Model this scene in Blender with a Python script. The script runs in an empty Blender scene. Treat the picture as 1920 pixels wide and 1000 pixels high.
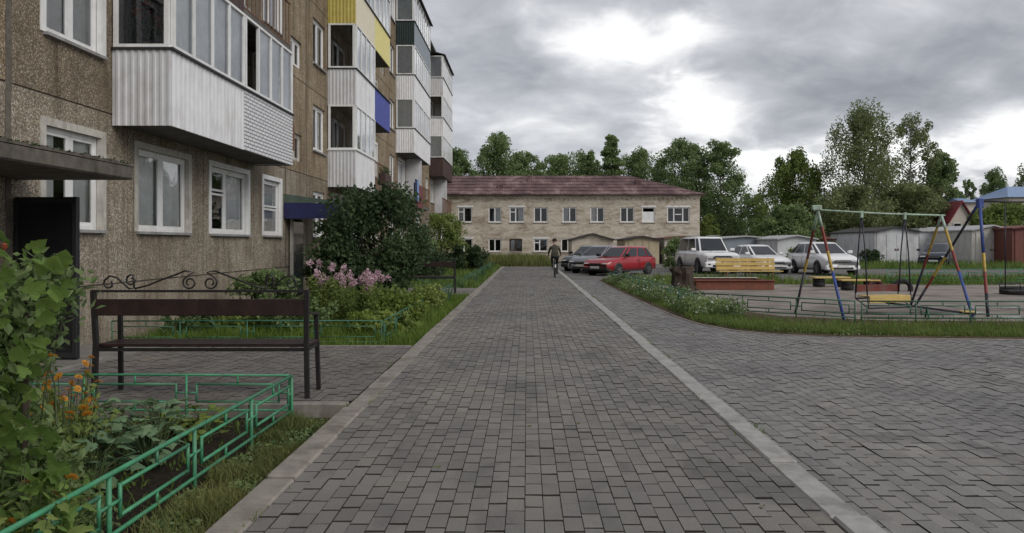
import bpy, math, random
import numpy as np
from mathutils import Vector, Matrix
random.seed(7); RNG = np.random.default_rng(7)
R = math.radians
scn = bpy.context.scene
# ------------------------------------------------------------------ camera
F, HC, VX, VY = 1415.0, 1.45, 988.0, 457.0          # focal length in photo pixels, eye height, vanishing point of the path
cam_d = bpy.data.cameras.new('camera'); cam = bpy.data.objects.new('camera', cam_d)
scn.collection.objects.link(cam); scn.camera = cam
cam_d.sensor_width = 36; cam_d.lens = F/1920*36
cam_d.shift_x = -(VX-960)/1920; cam_d.shift_y = -(500-VY)/1920
cam_d.clip_start = 0.05; cam_d.clip_end = 3000
cam.location = (0, 0, HC); cam.rotation_euler = (R(90), 0, 0)
# ------------------------------------------------------------------ world
SUN_EL, SUN_AZ = 38, 132                              # degrees; azimuth from +Y towards +X
w = bpy.data.worlds.new('World'); scn.world = w; w.use_nodes = True
nt = w.node_tree; nt.nodes.clear()
def wn(t, **k):
    n = nt.nodes.new(t)
    for a, b in k.items(): setattr(n, a, b)
    return n
L = nt.links.new
out = wn('ShaderNodeOutputWorld'); bg = wn('ShaderNodeBackground'); L(bg.outputs[0], out.inputs[0])
sky = wn('ShaderNodeTexSky', sky_type='NISHITA', sun_disc=False, sun_elevation=R(SUN_EL), sun_rotation=R(SUN_AZ))
skm = wn('ShaderNodeVectorMath', operation='SCALE'); L(sky.outputs[0], skm.inputs[0]); skm.inputs['Scale'].default_value = 0.06
tc = wn('ShaderNodeTexCoord')
def wmath(op, a, b=None, c=None, clamp=False):
    n = wn('ShaderNodeMath', operation=op, use_clamp=clamp)
    for i, v in enumerate((a, b, c)):
        if v is None: continue
        if isinstance(v, (int, float)): n.inputs[i].default_value = v
        else: L(v, n.inputs[i])
    return n.outputs[0]
nrm = wn('ShaderNodeVectorMath', operation='NORMALIZE'); L(tc.outputs['Generated'], nrm.inputs[0]); D = nrm.outputs[0]
sep = wn('ShaderNodeSeparateXYZ'); L(D, sep.inputs[0])
zz = wmath('ADD', wmath('MAXIMUM', sep.outputs[2], 0.0), 0.30)
cmb = wn('ShaderNodeCombineXYZ'); L(wmath('DIVIDE', sep.outputs[0], zz), cmb.inputs[0]); L(wmath('DIVIDE', sep.outputs[1], zz), cmb.inputs[1])
def wnoise(scale, detail, dist, off, rough=0.55):
    mp = wn('ShaderNodeMapping'); L(cmb.outputs[0], mp.inputs[0]); mp.inputs['Location'].default_value = off; mp.inputs['Scale'].default_value = (1.0, 1.05, 1)
    n = wn('ShaderNodeTexNoise'); L(mp.outputs[0], n.inputs['Vector'])
    n.inputs['Scale'].default_value = scale; n.inputs['Detail'].default_value = detail; n.inputs['Distortion'].default_value = dist; n.inputs['Roughness'].default_value = rough
    return n.outputs['Fac']
n1 = wnoise(1.5, 7, 0.5, (3.1, 1.7, 0)); n2 = wnoise(5.0, 6, 0.35, (8.3, 2.2, 0))
val = wmath('ADD', wmath('MULTIPLY', wmath('SUBTRACT', n1, 0.5), 0.52), wmath('MULTIPLY', wmath('SUBTRACT', n2, 0.5), 0.74))
hz_ = wn('ShaderNodeMapRange', interpolation_type='SMOOTHSTEP'); L(sep.outputs[2], hz_.inputs[0]); hz_.inputs[1].default_value = 0.02; hz_.inputs[2].default_value = 0.55; hz_.inputs[3].default_value = 0.62; hz_.inputs[4].default_value = 0.46   # overcast: brighter low down all round, greyer overhead
val = wmath('ADD', val, hz_.outputs[0])
jn = wnoise(4.0, 4, 0.3, (1.3, 5.2, 0))
def wblob(px, py, rx, rz, amp):
    d = Vector(((px-VX)/F, 1.0, (VY-py)/F)).normalized()
    s = wn('ShaderNodeVectorMath', operation='SUBTRACT'); L(D, s.inputs[0]); s.inputs[1].default_value = d
    m = wn('ShaderNodeVectorMath', operation='MULTIPLY'); L(s.outputs[0], m.inputs[0]); m.inputs[1].default_value = (1/rx, 1/max(rx, rz), 1/rz)
    l = wn('ShaderNodeVectorMath', operation='LENGTH'); L(m.outputs[0], l.inputs[0])
    q = wmath('ADD', l.outputs['Value'], wmath('MULTIPLY', wmath('SUBTRACT', jn, 0.5), 2.4))
    mr = wn('ShaderNodeMapRange', interpolation_type='SMOOTHSTEP'); L(q, mr.inputs[0])
    mr.inputs[1].default_value = 1.25; mr.inputs[2].default_value = 0.1; mr.inputs[3].default_value = 0; mr.inputs[4].default_value = amp
    return mr.outputs[0]
for b in ((1175, 82, .125, .066, .50), (1322, 215, .085, .06, .56), (1850, 285, .25, .05, .52), (1420, 335, .12, .05, .22), (960, 245, .16, .04, .06),
          (1000, 155, .20, .03, -.17), (1700, 140, .34, .06, -.20), (900, 40, .14, .06, -.04), (1480, 215, .16, .05, -.10), (1300, 130, .12, .03, -.10)):
    val = wmath('ADD', val, wblob(*b))
rp = wn('ShaderNodeValToRGB'); L(val, rp.inputs[0])
cr = rp.color_ramp; cr.interpolation = 'B_SPLINE'
cr.elements[0].position = 0.05; cr.elements[0].color = (0.20, 0.21, 0.235, 1)
cr.elements[1].position = 1.0; cr.elements[1].color = (1.0, 1.0, 0.99, 1)
for p, c in ((0.28, (0.265, 0.275, 0.305, 1)), (0.52, (0.395, 0.405, 0.44, 1)), (0.76, (0.58, 0.59, 0.615, 1))):
    e = cr.elements.new(p); e.color = c
mx = wn('ShaderNodeMix', data_type='RGBA'); mx.inputs['Factor'].default_value = 0.93
L(skm.outputs[0], mx.inputs['A']); L(rp.outputs[0], mx.inputs['B']); L(mx.outputs['Result'], bg.inputs[0]); bg.inputs[1].default_value = 1.0
# ------------------------------------------------------------------ sun and exposure
sd = bpy.data.lights.new('sun', 'SUN'); so = bpy.data.objects.new('sun', sd); scn.collection.objects.link(so)
sd.energy = 1.5; sd.angle = R(40); sd.color = (1, 0.965, 0.92)
so.rotation_euler = (R(90-SUN_EL), 0, R(180-SUN_AZ)); so.location = (10, 20, 40)
vs = scn.view_settings; vs.view_transform = 'Standard'; vs.look = 'None'; vs.gamma = 1; vs.use_curve_mapping = False; vs.exposure = 0.30
scn.cycles.max_bounces = 6; scn.cycles.diffuse_bounces = 3; scn.cycles.glossy_bounces = 3; scn.cycles.transparent_max_bounces = 10
scn.cycles.use_denoising = True
# ------------------------------------------------------------------ helpers
def px(x, y, h=0.0):
    """ground point at height h seen at photo pixel (x, y)"""
    Y = (HC-h)*F/(y-VY); return ((x-VX)/F*Y, Y)
def link(o, parent=None):
    scn.collection.objects.link(o)
    if parent: o.parent = parent
    return o
def tag(o, label=None, cat=None, group=None, kind=None):
    for k, v in (('label', label), ('category', cat), ('group', group), ('kind', kind)):
        if v: o[k] = v
    return o
def T(name, label, cat, loc=(0, 0, 0), rz=0.0, group=None):
    o = link(bpy.data.objects.new(name, None)); o.location = loc; o.rotation_euler = (0, 0, rz); o.empty_display_size = .2
    return tag(o, label, cat, group)
def obj(name, me, mat=None, parent=None, loc=(0, 0, 0), rot=(0, 0, 0), sc=None):
    if mat is not None and len(me.materials) == 0:
        for m in (mat if isinstance(mat, (list, tuple)) else [mat]): me.materials.append(m)
    o = link(bpy.data.objects.new(name, me), parent); o.location = loc; o.rotation_euler = rot
    if sc is not None: o.scale = sc if hasattr(sc, '__len__') else (sc, sc, sc)
    return o
def np_mesh(name, V, Fc, smooth=False, mi=None):
    """V (n,3), Fc (m,k)"""
    V = np.asarray(V, np.float32); Fc = np.asarray(Fc, np.int32); me = bpy.data.meshes.new(name)
    m, k = Fc.shape
    me.vertices.add(len(V)); me.vertices.foreach_set('co', V.ravel())
    me.loops.add(m*k); me.loops.foreach_set('vertex_index', Fc.ravel())
    me.polygons.add(m); me.polygons.foreach_set('loop_start', np.arange(0, m*k, k, dtype=np.int32))
    me.polygons.foreach_set('use_smooth', np.full(m, smooth, dtype=bool))
    if mi is not None: me.polygons.foreach_set('material_index', np.asarray(mi, np.int32))
    me.update(calc_edges=True); return me
class MB:
    def __init__(s): s.v = []; s.f = []; s.m = []; s.s = []
    def add(s, vs, fs, mi=0, sm=False):
        b = len(s.v); s.v += [tuple(p) for p in vs]
        for f in fs: s.f.append(tuple(i+b for i in f)); s.m.append(mi); s.s.append(sm)
        return s
    def box(s, a, b, mi=0, top=None):
        x0, x1 = sorted((a[0], b[0])); y0, y1 = sorted((a[1], b[1])); z0, z1 = sorted((a[2], b[2]))
        return s.add([(x0,y0,z0),(x1,y0,z0),(x1,y1,z0),(x0,y1,z0),(x0,y0,z1),(x1,y0,z1),(x1,y1,z1),(x0,y1,z1)],
              [(3,2,1,0),(4,5,6,7),(0,1,5,4),(1,2,6,5),(2,3,7,6),(3,0,4,7)], mi)
    def cbox(s, a, b, c, mi=0):
        """box with all twelve edges chamfered by c"""
        x0, x1 = sorted((a[0], b[0])); y0, y1 = sorted((a[1], b[1])); z0, z1 = sorted((a[2], b[2]))
        c = min(c, (x1-x0)*.45, (y1-y0)*.45, (z1-z0)*.45)
        vs = []; idx = {}
        for ix, X in ((0, x0), (1, x1)):
            for iy, Y in ((0, y0), (1, y1)):
                for iz, Z in ((0, z0), (1, z1)):
                    sx = c if ix == 0 else -c; sy = c if iy == 0 else -c; sz = c if iz == 0 else -c
                    for ax, p in ((0, (X, Y+sy, Z+sz)), (1, (X+sx, Y, Z+sz)), (2, (X+sx, Y+sy, Z))):
                        idx[ix, iy, iz, ax] = len(vs); vs.append(p)
        fs = []
        cen = Vector(((x0+x1)/2, (y0+y1)/2, (z0+z1)/2))
        def face(k):
            q = [idx[i] for i in k]; P = [Vector(vs[i]) for i in q]
            n = (P[1]-P[0]).cross(P[2]-P[0])
            if n.dot(sum(P, Vector())/len(P)-cen) < 0: q.reverse()
            fs.append(tuple(q))
        for ax in range(3):
            for e in (0, 1):
                ks = []
                for (u, v) in ((0,0),(1,0),(1,1),(0,1)):
                    k = [0,0,0]; k[ax] = e; k[(ax+1)%3] = u; k[(ax+2)%3] = v; ks.append((*k, ax))
                face(ks)
        for ax in range(3):
            a1, a2 = (ax+1)%3, (ax+2)%3
            for u in (0,1):
                for v in (0,1):
                    k0 = [0,0,0]; k0[a1] = u; k0[a2] = v; k1 = list(k0); k1[ax] = 1
                    face([(*k0, a1), (*k1, a1), (*k1, a2), (*k0, a2)])
        for ix in (0,1):
            for iy in (0,1):
                for iz in (0,1): face([(ix,iy,iz,0),(ix,iy,iz,1),(ix,iy,iz,2)])
        return s.add(vs, fs, mi)
    def beam(s, p, q, wd, ht, mi=0, up=(0,0,1)):
        p = Vector(p); q = Vector(q); d = (q-p).normalized(); u = Vector(up)
        if abs(d.dot(u)) > .99: u = Vector((1,0,0))
        a = d.cross(u).normalized()*wd/2; b = a.cross(d).normalized()*ht/2
        vs = [p-a-b, p+a-b, p+a+b, p-a+b, q-a-b, q+a-b, q+a+b, q-a+b]
        return s.add(vs, [(0,1,2,3),(7,6,5,4),(0,4,5,1),(1,5,6,2),(2,6,7,3),(3,7,4,0)], mi)
    def tube(s, pts, r, n=8, mi=0, cap=True, sm=True):
        P = [Vector(p) for p in pts]; k = len(P)
        if k < 2: return s
        rs = list(r) if hasattr(r, '__len__') else [r]*k
        vs = []; prev = None
        for i in range(k):
            d = (P[min(i+1, k-1)]-P[max(i-1, 0)])
            d = d.normalized() if d.length > 1e-9 else Vector((0,0,1))
            if prev is None:
                u = Vector((0,0,1)) if abs(d.z) < .9 else Vector((1,0,0)); a = d.cross(u).normalized()
            else:
                a = (prev-d*prev.dot(d)); a = a.normalized() if a.length > 1e-6 else d.orthogonal().normalized()
            prev = a; b = d.cross(a)
            for j in range(n):
                t = 2*math.pi*j/n; vs.append(P[i]+(a*math.cos(t)+b*math.sin(t))*rs[i])
        fs = [(i*n+j, i*n+(j+1)%n, (i+1)*n+(j+1)%n, (i+1)*n+j) for i in range(k-1) for j in range(n)]
        s.add(vs, fs, mi, sm)
        if cap:
            b0 = len(s.v)-len(vs)
            s.f += [tuple(b0+j for j in reversed(range(n))), tuple(b0+(k-1)*n+j for j in range(n))]; s.m += [mi, mi]; s.s += [False, False]
        return s
    def lathe(s, prof, n=16, mi=0, axis='z', c=(0,0,0), sm=True):
        vs = []; k = len(prof)
        for r, z in prof:
            for j in range(n):
                t = 2*math.pi*j/n; x, y = r*math.cos(t), r*math.sin(t)
                p = {'z': (x, y, z), 'y': (x, z, y), 'x': (z, x, y)}[axis]
                vs.append((p[0]+c[0], p[1]+c[1], p[2]+c[2]))
        fs = [(i*n+j, i*n+(j+1)%n, (i+1)*n+(j+1)%n, (i+1)*n+j) for i in range(k-1) for j in range(n)]
        return s.add(vs, fs, mi, sm)
    def ell(s, c, r, n=12, k=8, mi=0):
        vs = []
        for i in range(k+1):
            a = math.pi*i/k
            for j in range(n):
                t = 2*math.pi*j/n; vs.append((c[0]+r[0]*math.sin(a)*math.cos(t), c[1]+r[1]*math.sin(a)*math.sin(t), c[2]-r[2]*math.cos(a)))
        return s.add(vs, [(i*n+j, i*n+(j+1)%n, (i+1)*n+(j+1)%n, (i+1)*n+j) for i in range(k) for j in range(n)], mi, True)
    def mesh(s, name='m'):
        me = bpy.data.meshes.new(name); me.from_pydata(s.v, [], s.f)
        me.polygons.foreach_set('material_index', s.m); me.polygons.foreach_set('use_smooth', s.s); me.update(); return me
    def build(s, name, mat, parent=None, loc=(0,0,0), rot=(0,0,0), sc=None):
        return obj(name, s.mesh(name), mat, parent, loc, rot, sc)
# ------------------------------------------------------------------ materials
MATS = {}
class NT:
    def __init__(s, name):
        s.mat = bpy.data.materials.new(name); s.mat.use_nodes = True; s.t = s.mat.node_tree; s.t.nodes.clear()
        s.out = s.n('ShaderNodeOutputMaterial'); s.b = s.n('ShaderNodeBsdfPrincipled'); s.l(s.b.outputs[0], s.out.inputs[0])
    def n(s, t, **k):
        n = s.t.nodes.new(t)
        for a, b in k.items(): setattr(n, a, b)
        return n
    def l(s, a, b): s.t.links.new(a, b)
    def pos(s, scale=(1,1,1)):
        g = s.n('ShaderNodeNewGeometry'); m = s.n('ShaderNodeMapping'); s.l(g.outputs['Position'], m.inputs[0]); m.inputs['Scale'].default_value = scale; return m.outputs[0]
    def noise(s, scale, detail=4, vec=None, rough=.55, dist=0):
        n = s.n('ShaderNodeTexNoise'); n.inputs['Scale'].default_value = scale; n.inputs['Detail'].default_value = detail; n.inputs['Roughness'].default_value = rough; n.inputs['Distortion'].default_value = dist
        s.l(vec if vec is not None else s.pos(), n.inputs['Vector']); return n.outputs['Fac']
    def ramp(s, fac, stops, interp='LINEAR'):
        r = s.n('ShaderNodeValToRGB'); s.l(fac, r.inputs[0]); c = r.color_ramp; c.interpolation = interp
        c.elements[0].position = stops[0][0]; c.elements[0].color = (*stops[0][1], 1); c.elements[1].position = stops[-1][0]; c.elements[1].color = (*stops[-1][1], 1)
        for p, q in stops[1:-1]: e = c.elements.new(p); e.color = (*q, 1)
        return r.outputs[0]
    def mix(s, fac, a, b, mode='MIX'):
        m = s.n('ShaderNodeMix', data_type='RGBA', blend_type=mode)
        for i, v in (('Factor', fac), ('A', a), ('B', b)):
            if isinstance(v, (int, float)): m.inputs[i].default_value = v
            elif isinstance(v, tuple): m.inputs[i].default_value = (*v, 1) if len(v) == 3 else v
            else: s.l(v, m.inputs[i])
        return m.outputs['Result']
    def math(s, op, a, b=0.0, clamp=False):
        m = s.n('ShaderNodeMath', operation=op, use_clamp=clamp)
        for i, v in enumerate((a, b)):
            if isinstance(v, (int, float)): m.inputs[i].default_value = v
            else: s.l(v, m.inputs[i])
        return m.outputs[0]
    def rand(s):
        """random per object and per island"""
        g = s.n('ShaderNodeNewGeometry'); o = s.n('ShaderNodeObjectInfo')
        return s.math('FRACT', s.math('ADD', g.outputs['Random Per Island'], o.outputs['Random']))
    def bump(s, h, strength=.3, dist=.01):
        b = s.n('ShaderNodeBump'); b.inputs['Strength'].default_value = strength; b.inputs['Distance'].default_value = dist
        s.l(h, b.inputs['Height']); s.l(b.outputs[0], s.b.inputs['Normal'])
    def col(s, c):
        if isinstance(c, tuple): s.b.inputs['Base Color'].default_value = (*c, 1)
        else: s.l(c, s.b.inputs['Base Color'])
    def setp(s, rough=.7, metal=0, spec=.5, coat=0):
        s.b.inputs['Roughness'].default_value = rough; s.b.inputs['Metallic'].default_value = metal; s.b.inputs['Specular IOR Level'].default_value = spec; s.b.inputs['Coat Weight'].default_value = coat
def V3(c, k): return tuple(x*k for x in c)
def plain(name, c, rough=.6, var=.18, scale=6, metal=0, spec=.5, bump=0, coat=0, dirt=None, dirt_amt=.5, dirt_scale=2.5):
    m = NT(name); f = m.noise(scale, 5)
    col = m.ramp(f, [(.3, V3(c, 1-var)), (.7, V3(c, 1+var))])
    if dirt:
        d = m.math('MULTIPLY', m.ramp(m.noise(dirt_scale, 7, m.pos((1,1,.35)), .65), [(.48, (0,0,0)), (.68, (1,1,1))]), dirt_amt)
        col = m.mix(d, col, dirt)
    m.col(col); m.setp(rough, metal, spec, coat)
    if bump: m.bump(m.noise(scale*6, 4), bump, .004)
    MATS[name] = m.mat; return m.mat
def leafmat(name, a, b, c=None, rough=.6, trans=.42, spec=.25):
    m = NT(name); st = [(0, a), (.55, b)] + ([(1, c)] if c else [(1, V3(b, 1.15))])
    col = m.ramp(m.rand(), st)
    big = m.noise(.8, 2); col = m.mix(.55, col, m.ramp(big, [(.3, V3(a, .8)), (.7, V3(c or b, 1.0))]))
    m.col(col); m.setp(rough, 0, spec)
    t = m.n('ShaderNodeBsdfTranslucent'); m.l(col, t.inputs[0]); x = m.n('ShaderNodeMixShader'); x.inputs[0].default_value = trans
    m.l(m.b.outputs[0], x.inputs[1]); m.l(t.outputs[0], x.inputs[2]); m.l(x.outputs[0], m.out.inputs[0])
    MATS[name] = m.mat; return m.mat
def glassmat(name, tint=(.75,.8,.8), refl=1.0, rough=.02):
    m = NT(name); m.t.nodes.remove(m.b)
    t = m.n('ShaderNodeBsdfTransparent'); t.inputs[0].default_value = (*tint, 1); g = m.n('ShaderNodeBsdfGlossy'); g.inputs['Roughness'].default_value = rough; g.inputs[0].default_value = (.95,.97,1,1)
    fr = m.n('ShaderNodeFresnel'); fr.inputs[0].default_value = 1.55
    bm = m.n('ShaderNodeBump'); bm.inputs['Strength'].default_value = .06; bm.inputs['Distance'].default_value = .05; m.l(m.noise(1.7, 2), bm.inputs['Height']); m.l(bm.outputs[0], g.inputs['Normal'])
    x = m.n('ShaderNodeMixShader'); m.l(m.math('MULTIPLY', fr.outputs[0], refl, True), x.inputs[0]); m.l(t.outputs[0], x.inputs[1]); m.l(g.outputs[0], x.inputs[2]); m.l(x.outputs[0], m.out.inputs[0])
    MATS[name] = m.mat; return m.mat
def pebble(name, base, stain, dark=.35):
    m = NT(name)
    v = m.n('ShaderNodeTexVoronoi'); v.inputs['Scale'].default_value = 50; m.l(m.pos(), v.inputs['Vector'])
    bw = m.n('ShaderNodeSeparateColor'); m.l(v.outputs['Color'], bw.inputs[0])
    c = m.ramp(bw.outputs[0], [(0, V3(base, .45)), (.25, V3(base, .80)), (.6, base), (.85, V3(base, 1.22)), (1, V3((1.0,.96,.88), base[0]*1.6))])
    c = m.mix(m.ramp(v.outputs['Distance'], [(.45, (0,0,0)), (.75, (.75,.75,.75))]), c, V3(base, .42))
    mid = m.ramp(m.noise(2.2, 6, None, .65), [(.3, (.72,.70,.66)), (.7, (1.15,1.14,1.12))]); c = m.mix(1.0, c, mid, 'MULTIPLY')
    st = m.ramp(m.noise(1.5, 7, m.pos((1, 1.6, .28)), .62), [(.47, (0,0,0)), (.66, (1,1,1))]); c = m.mix(m.math('MULTIPLY', st, .70), c, stain)
    dr = m.ramp(m.noise(5.0, 5, m.pos((1, 2.2, .07)), .6), [(.54, (1,1,1)), (.70, (.60,.57,.53))]); c = m.mix(1.0, c, dr, 'MULTIPLY')
    big = m.ramp(m.noise(.35, 3), [(.35, (.85,.83,.80)), (.65, (1.1,1.1,1.1))]); c = m.mix(1.0, c, big, 'MULTIPLY')
    m.col(c); m.setp(.88, 0, .3)
    m.bump(m.math('SUBTRACT', 1.0, v.outputs['Distance']), .55, .012); MATS[name] = m.mat; return m.mat
def paver(name, base):
    m = NT(name); r = m.rand()
    c = m.ramp(r, [(0, V3(base, .86)), (.45, V3(base, .98)), (.85, V3(base, 1.06)), (1, V3(base, 1.16))])
    sp = m.ramp(m.noise(160, 3, None, .7), [(.35, (.72,.72,.72)), (.5, (1,1,1)), (.72, (1.34,1.33,1.30))]); c = m.mix(.9, c, sp, 'MULTIPLY')
    big = m.ramp(m.noise(.55, 5, None, .6), [(.3, (.80,.80,.82)), (.5, (1,1,1)), (.72, (1.17,1.14,1.09))]); c = m.mix(1.0, c, big, 'MULTIPLY')
    wet = m.ramp(m.noise(1.7, 6, m.pos((1,.45,1)), .66, .8), [(.34, (.70,.70,.71)), (.48, (1,1,1))]); c = m.mix(1.0, c, wet, 'MULTIPLY'); dust = m.ramp(m.noise(.9, 8, None, .75), [(.54, (0,0,0)), (.74, (.6,.6,.6))]); c = m.mix(dust, c, (base[0]*1.55, base[1]*1.42, base[2]*1.22))
    m.col(c); m.setp(.72, 0, .4); m.bump(m.noise(140, 3), .45, .005); MATS[name] = m.mat; return m.mat
paver('paver_path', (.186,.176,.163)); paver('paver_road', (.204,.197,.189)); paver('paver_court', (.160,.147,.136))
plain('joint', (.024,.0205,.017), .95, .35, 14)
plain('kerb', (.25,.226,.196), .88, .22, 9, bump=.6, dirt=(.09,.075,.056), dirt_amt=.7, dirt_scale=3)
plain('kerb_right', (.345,.335,.32), .88, .15, 9, bump=.5, dirt=(.13,.12,.105), dirt_amt=.6, dirt_scale=3)
plain('concrete', (.21,.20,.185), .9, .2, 5, bump=.5, dirt=(.08,.07,.055), dirt_amt=.7)
plain('mossy_concrete', (.115,.100,.082), .92, .35, 7, bump=.8, dirt=(.045,.042,.03), dirt_amt=.85, dirt_scale=4)
pebble('pebble_grey', (.385,.335,.268), (.150,.115,.078)); pebble('pebble_tan', (.315,.262,.195), (.110,.082,.055)); pebble('pebble_gold', (.375,.300,.205), (.150,.105,.062))
plain('sealant', (.125,.108,.088), .9, .3, 12)
plain('white_frame', (.76,.76,.75), .45, .06, 8, dirt=(.36,.34,.30), dirt_amt=.35)
plain('old_white', (.50,.48,.43), .7, .14, 10, bump=.3, dirt=(.20,.17,.13), dirt_amt=.6, dirt_scale=6)
plain('sill_metal', (.30,.30,.30), .5, .15, 6, dirt=(.12,.09,.06), dirt_amt=.5)
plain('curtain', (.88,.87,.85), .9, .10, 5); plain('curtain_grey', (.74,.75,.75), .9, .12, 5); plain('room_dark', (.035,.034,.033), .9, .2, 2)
plain('siding_white', (.78,.78,.79), .42, .05, 5, dirt=(.46,.44,.41), dirt_amt=.6, dirt_scale=3.5); plain('siding_grey', (.60,.60,.61), .42, .06, 5, dirt=(.36,.34,.31), dirt_amt=.55, dirt_scale=3.5)
plain('siding_yellow', (.52,.43,.11), .5, .12, 6, dirt=(.30,.24,.07), dirt_amt=.4); plain('siding_cream', (.72,.66,.50), .5, .06, 6); plain('siding_brightyellow', (.74,.66,.24), .5, .06, 6)
plain('siding_green', (.018,.032,.030), .5, .2, 6); plain('siding_bluegrey', (.24,.28,.31), .5, .1, 6); plain('siding_blue', (.065,.085,.34), .6, .15, 6); plain('siding_maroon', (.16,.045,.05), .6, .2, 6); plain('siding_brown', (.055,.028,.022), .6, .25, 8)
plain('rust', (.16,.085,.05), .85, .35, 14, bump=.5); plain('slab', (.12,.112,.10), .9, .25, 4, dirt=(.05,.045,.04), dirt_amt=.7)
plain('roof_dark', (.05,.045,.045), .8, .25, 5); plain('tar', (.06,.06,.062), .9, .2, 3)
glassmat('glass', (.93,.95,.95), 1.5); glassmat('glass_dark', (.45,.5,.52), 1.5)
plain('dark_glass', (.018,.022,.026), .06, .1, 2, spec=.8)
def tilesiding():
    m = NT('tile_siding'); b = m.n('ShaderNodeTexBrick'); g = m.n('ShaderNodeNewGeometry'); s = m.n('ShaderNodeSeparateXYZ'); m.l(g.outputs['Position'], s.inputs[0])
    c = m.n('ShaderNodeCombineXYZ'); m.l(s.outputs[1], c.inputs[0]); m.l(s.outputs[2], c.inputs[1]); m.l(c.outputs[0], b.inputs['Vector'])
    b.inputs['Scale'].default_value = 1; b.inputs['Brick Width'].default_value = .21; b.inputs['Row Height'].default_value = .072; b.inputs['Mortar Size'].default_value = .011; b.inputs['Mortar Smooth'].default_value = .2
    b.inputs['Color1'].default_value = (.78,.78,.79,1); b.inputs['Color2'].default_value = (.70,.70,.72,1); b.inputs['Mortar'].default_value = (.13,.13,.14,1)
    m.col(b.outputs['Color']); m.setp(.45); m.bump(m.math('SUBTRACT', 1.0, b.outputs['Fac']), .5, .01); MATS['tile_siding'] = m.mat
tilesiding()
def farbrick():
    m = NT('far_brick'); g = m.n('ShaderNodeNewGeometry'); s = m.n('ShaderNodeSeparateXYZ'); m.l(g.outputs['Position'], s.inputs[0])
    c = m.n('ShaderNodeCombineXYZ'); m.l(m.math('ADD', s.outputs[0], s.outputs[1]), c.inputs[0]); m.l(s.outputs[2], c.inputs[1])
    b = m.n('ShaderNodeTexBrick'); m.l(c.outputs[0], b.inputs['Vector']); b.inputs['Scale'].default_value = 1; b.inputs['Brick Width'].default_value = .26; b.inputs['Row Height'].default_value = .085; b.inputs['Mortar Size'].default_value = .012
    b.inputs['Color1'].default_value = (.58,.52,.43,1); b.inputs['Color2'].default_value = (.46,.395,.31,1); b.inputs['Mortar'].default_value = (.52,.49,.44,1); b.inputs['Bias'].default_value = -.2
    wv = m.noise(1.0, 8, m.pos((.55,.55,1.7)), .70, 1.6)
    st = m.ramp(wv, [(.36, (.54,.48,.42)), (.50, (.94,.92,.89)), (.64, (1.12,1.12,1.12))])
    col = m.mix(1.0, b.outputs['Color'], st, 'MULTIPLY')
    d = m.ramp(m.noise(.7, 7, m.pos((1,1,.5)), .65), [(.55, (0,0,0)), (.75, (.7,.7,.7))]); col = m.mix(d, col, (.17,.115,.07))
    m.col(col); m.setp(.9, 0, .3); MATS['far_brick'] = m.mat
farbrick()
def farroof():
    m = NT('far_roof'); col = m.ramp(m.noise(.9, 7, m.pos((1,.5,1)), .68), [(.30, (.055,.032,.034)), (.5, (.135,.075,.076)), (.70, (.32,.22,.21))])
    wv = m.n('ShaderNodeTexWave', wave_type='BANDS', bands_direction='X'); wv.inputs['Scale'].default_value = 1.6; m.l(m.pos(), wv.inputs['Vector'])
    col = m.mix(.35, col, m.ramp(wv.outputs['Fac'], [(0, (.35,.33,.33)), (1, (1.2,1.2,1.2))]), 'MULTIPLY'); m.col(col); m.setp(.8); MATS['far_roof'] = m.mat
farroof()
def ground():
    m = NT('ground'); a = m.ramp(m.noise(9, 6, None, .7), [(.3, (.030,.024,.017)), (.55, (.055,.044,.031)), (.75, (.085,.070,.050))])
    b = m.ramp(m.noise(14, 5, None, .7), [(.3, (.030,.042,.014)), (.7, (.075,.095,.030))])
    f = m.ramp(m.noise(.35, 6, None, .6), [(.42, (0,0,0)), (.60, (1,1,1))]); m.col(m.mix(f, a, b)); m.setp(.95, 0, .2); m.bump(m.noise(25, 5), .8, .03); MATS['ground'] = m.mat
    m = NT('soil'); a = m.ramp(m.noise(22, 7, None, .72), [(.3, (.016,.012,.008)), (.55, (.034,.026,.018)), (.8, (.07,.055,.04))]); m.col(a); m.setp(.95, 0, .2); m.bump(m.noise(30, 6), 1.0, .04); MATS['soil'] = m.mat
    m = NT('sand'); a = m.ramp(m.noise(1.1, 8, None, .68), [(.3, (.14,.122,.106)), (.5, (.24,.208,.18)), (.72, (.34,.305,.27))]); wet = m.ramp(m.noise(.45, 5), [(.5, (1,1,1)), (.68, (.55,.53,.52))])
    m.col(m.mix(1.0, a, wet, 'MULTIPLY')); m.setp(.85, 0, .35); m.bump(m.noise(18, 6), .6, .03); MATS['sand'] = m.mat
    m = NT('gravel'); a = m.ramp(m.noise(2.2, 8, None, .7), [(.3, (.10,.095,.088)), (.6, (.165,.158,.15)), (.8, (.21,.20,.185))]); m.col(a); m.setp(.9, 0, .3); m.bump(m.noise(40, 5), .5, .02); MATS['gravel'] = m.mat
    m = NT('water'); m.col((.10,.095,.088)); m.setp(.10, 0, .9); m.bump(m.noise(9, 4), .35, .02); MATS['water'] = m.mat
    m = NT('verge_soil'); a = m.ramp(m.noise(12, 7, None, .7), [(.3, (.05,.036,.024)), (.55, (.115,.083,.056)), (.75, (.045,.06,.022))]); m.col(a); m.setp(.95, 0, .2); m.bump(m.noise(25, 5), .8, .03); MATS['verge_soil'] = m.mat
ground()
plain('fence_green', (.052,.25,.125), .5, .22, 14, dirt=(.09,.13,.09), dirt_amt=.5, dirt_scale=9, bump=.3); plain('fence_dark', (.03,.12,.07), .55, .25, 10)
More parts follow.
